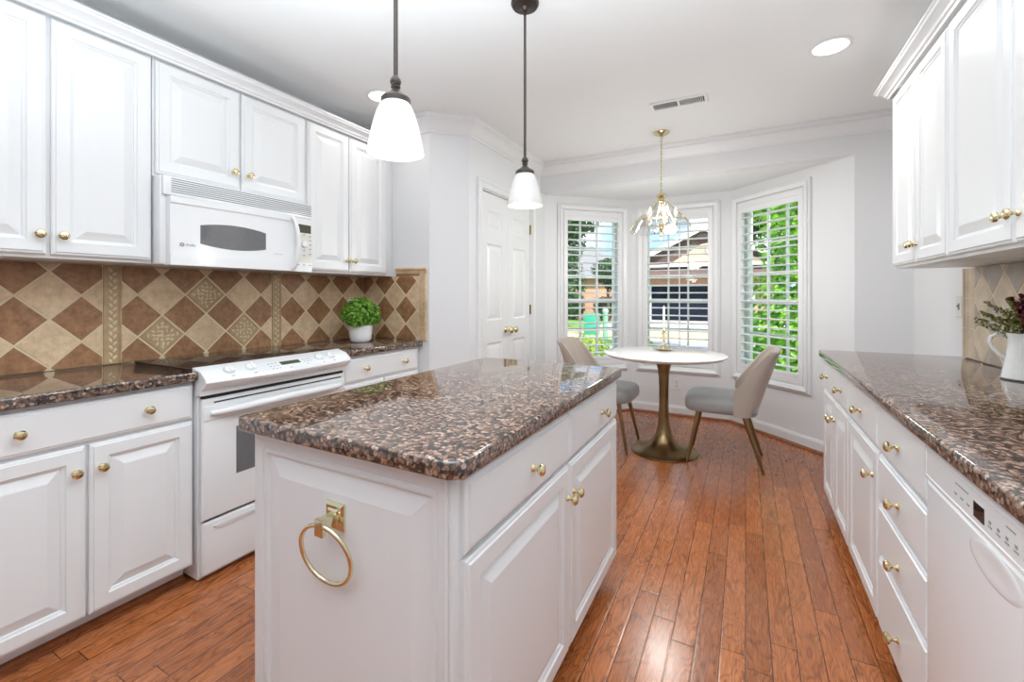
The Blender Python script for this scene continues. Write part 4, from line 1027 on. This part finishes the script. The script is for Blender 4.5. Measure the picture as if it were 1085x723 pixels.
b = B(); b.box(-3.1, -2.95, -.15, -.121, 0, 2.2); b.box(2.5, 2.65, -.15, -.121, 0, 2.2); b.box(-3.1, 2.65, -.16, -.121, 2.08, 2.2); b.build('door_trim', M['slate'], r, smooth=None)

r = empty('house', (-9.6, 27.5, GZ), 0); tag(r, 'orange brick house with grey hip roof beyond the left window', 'house')
b = B(); b.box(-4.0, 2.6, 0, 7, 0, 2.75); b.build('wall', M['brick'], r, smooth=None)
b = B(); b._add([(-4.4, -.4, 2.7), (3.0, -.4, 2.7), (3.0, 7.4, 2.7), (-4.4, 7.4, 2.7), (-1.2, 3.4, 5.1), (-.2, 3.4, 5.1)], [(0, 1, 5, 4), (1, 2, 5), (2, 3, 4, 5), (3, 0, 4), (3, 2, 1, 0)]); b.build('roof', M['groof'], r, smooth=None)
b = B(); b.box(-4.45, 3.05, -.47, -.40, 2.60, 2.74); b.build('gutter', M['slate'], r, smooth=None)
for x in (-2.2,):
    b = B(); b.box(x, x + .95, -.05, -.001, .8, 2.1); wf = b.build('window', M['slate'], r, smooth=None)
    b = B(); b.box(x + .08, x + .87, -.06, -.051, .88, 2.02); b.build('pane', M['navy'], wf, smooth=None)

# trees and shrubs
def tree(label, x, y, h, blobs, mat, n, size, seed, tr=.14, group='trees outside', name='tree'):
    r = empty(name, (x, y, GZ), 0); tag(r, label, 'tree' if name == 'tree' else 'shrub', group)
    b = B(); b.tube([(0, 0, 0), (.05, .02, h * .4), (-.04, .05, h * .8)], [tr, tr * .75, tr * .35], 10)
    if name == 'tree':
        for k in range(5):
            a_ = k * 1.3; b.tube([(.02, .02, h * (.35 + .08 * k)), (.8 * math.cos(a_), .8 * math.sin(a_), h * (.55 + .08 * k))], [tr * .4, tr * .12], 6)
    b.build('trunk', M['bark'], r, smooth=60)
    b = B(); cloud(b, blobs, n, size, seed, .35); b.build('foliage', M[mat], r, smooth=None)
    return r
tree('tall dark green tree at the left edge of the left window', -7.75, 20.0, 6.0, [(0, 0, 2.0, 1.05, 1.2, 1.7), (-.3, .2, 4.2, 1.3, 1.3, 1.6), (.25, 0, 5.2, 1.5, 1.3, 1.0)], 'ltree', 5200, .12, 11)
tree('round dark tree in front of the grey roofed house', -6.9, 24.5, 3.6, [(0, 0, 2.9, .9, .9, .75), (.5, 0, 2.3, .7, .7, .5)], 'ltree', 1800, .10, 12, .10)
tree('dark tree whose crown shows above the gabled house', .6, 40.0, 9.0, [(0, 0, 8.2, 2.6, 2.2, 2.2)], 'ltree', 2600, .22, 14, .25)
tree('bright green shrub filling the right window', .95, 7.4, 3.6, [(0, 0, 1.1, 1.0, .8, 1.3), (.1, .1, 2.4, .95, .8, 1.1), (-.45, -.1, .9, .6, .6, .9), (.2, .2, 3.5, .8, .7, .9)], 'lbright', 9000, .062, 21, .07, 'shrubs outside', 'shrub')
tree('bright green shrub standing behind and right of the window shrub', 3.5, 8.9, 3.6, [(0, 0, 1.4, 1.2, .9, 1.6), (0, .1, 3.0, 1.1, .9, 1.3)], 'lbright', 6000, .07, 22, .07, 'shrubs outside', 'shrub')
tree('darker tree with light brown trunk behind the bright shrubs', .55, 11.0, 4.6, [(.2, 0, 3.9, 1.0, 1.1, 1.0), (.9, 0, 2.6, .9, 1.0, 1.1), (-.15, .1, 4.6, .7, .8, .6)], 'lbright', 3800, .085, 23, .09)
for k, (x, lab) in enumerate([(-3.95, 'left rounded yellow green hedge bush below the left window'), (-2.95, 'middle rounded yellow green hedge bush below the left window'), (-1.95, 'right rounded yellow green hedge bush below the left window')]):
    tree(lab, x, 9.1, .35, [(0, 0, .36, .44, .42, .34)], 'lhedge', 1500, .045, 30 + k, .03, 'hedge bushes below the left window', 'shrub')
for k, (x, y, lab) in enumerate([(-9.6, 26.4, 'low dark shrub at the left of the brick house wall'), (-7.5, 26.2, 'low dark shrub at the right end of the brick house wall')]):
    tree(lab, x, y, .9, [(0, 0, .75, .75, .6, .75)], 'ltree', 1200, .09, 40 + k, .04, 'dark shrubs by the brick house', 'shrub')
# green utility box and pale post on the lawn
r = empty('utility_box', (-5.25, 16.5, GZ), 8); tag(r, 'green metal utility box on the lawn beyond the left window', 'utility box')
b = B(); b.box(-.27, .27, -.25, .25, .0, .78, .02); b.build('body', M['green_box'], r, smooth=30)
b = B(); b.box(-.30, .30, -.29, .28, .78, .84, .02); b.build('lid', M['green_box'], r, smooth=30)
b = B(); b.box(-.20, .20, -.262, -.25, .12, .38, .006); b.box(-.20, .20, -.262, -.25, .46, .70, .006); b.build('front_panel', M['green_box'], r, smooth=30)
b = B(); b.lathe([(0, 0), (.11, 0), (.11, .06), (.085, .08), (.085, .95), (.10, .97), (.10, 1.03), (.05, 1.10), (0, 1.11)], 20)
tag(b.build('marker_post', M['green_post'], loc=(-4.22, 14.75, GZ), smooth=40), 'pale green marker post right of the utility box', 'post')
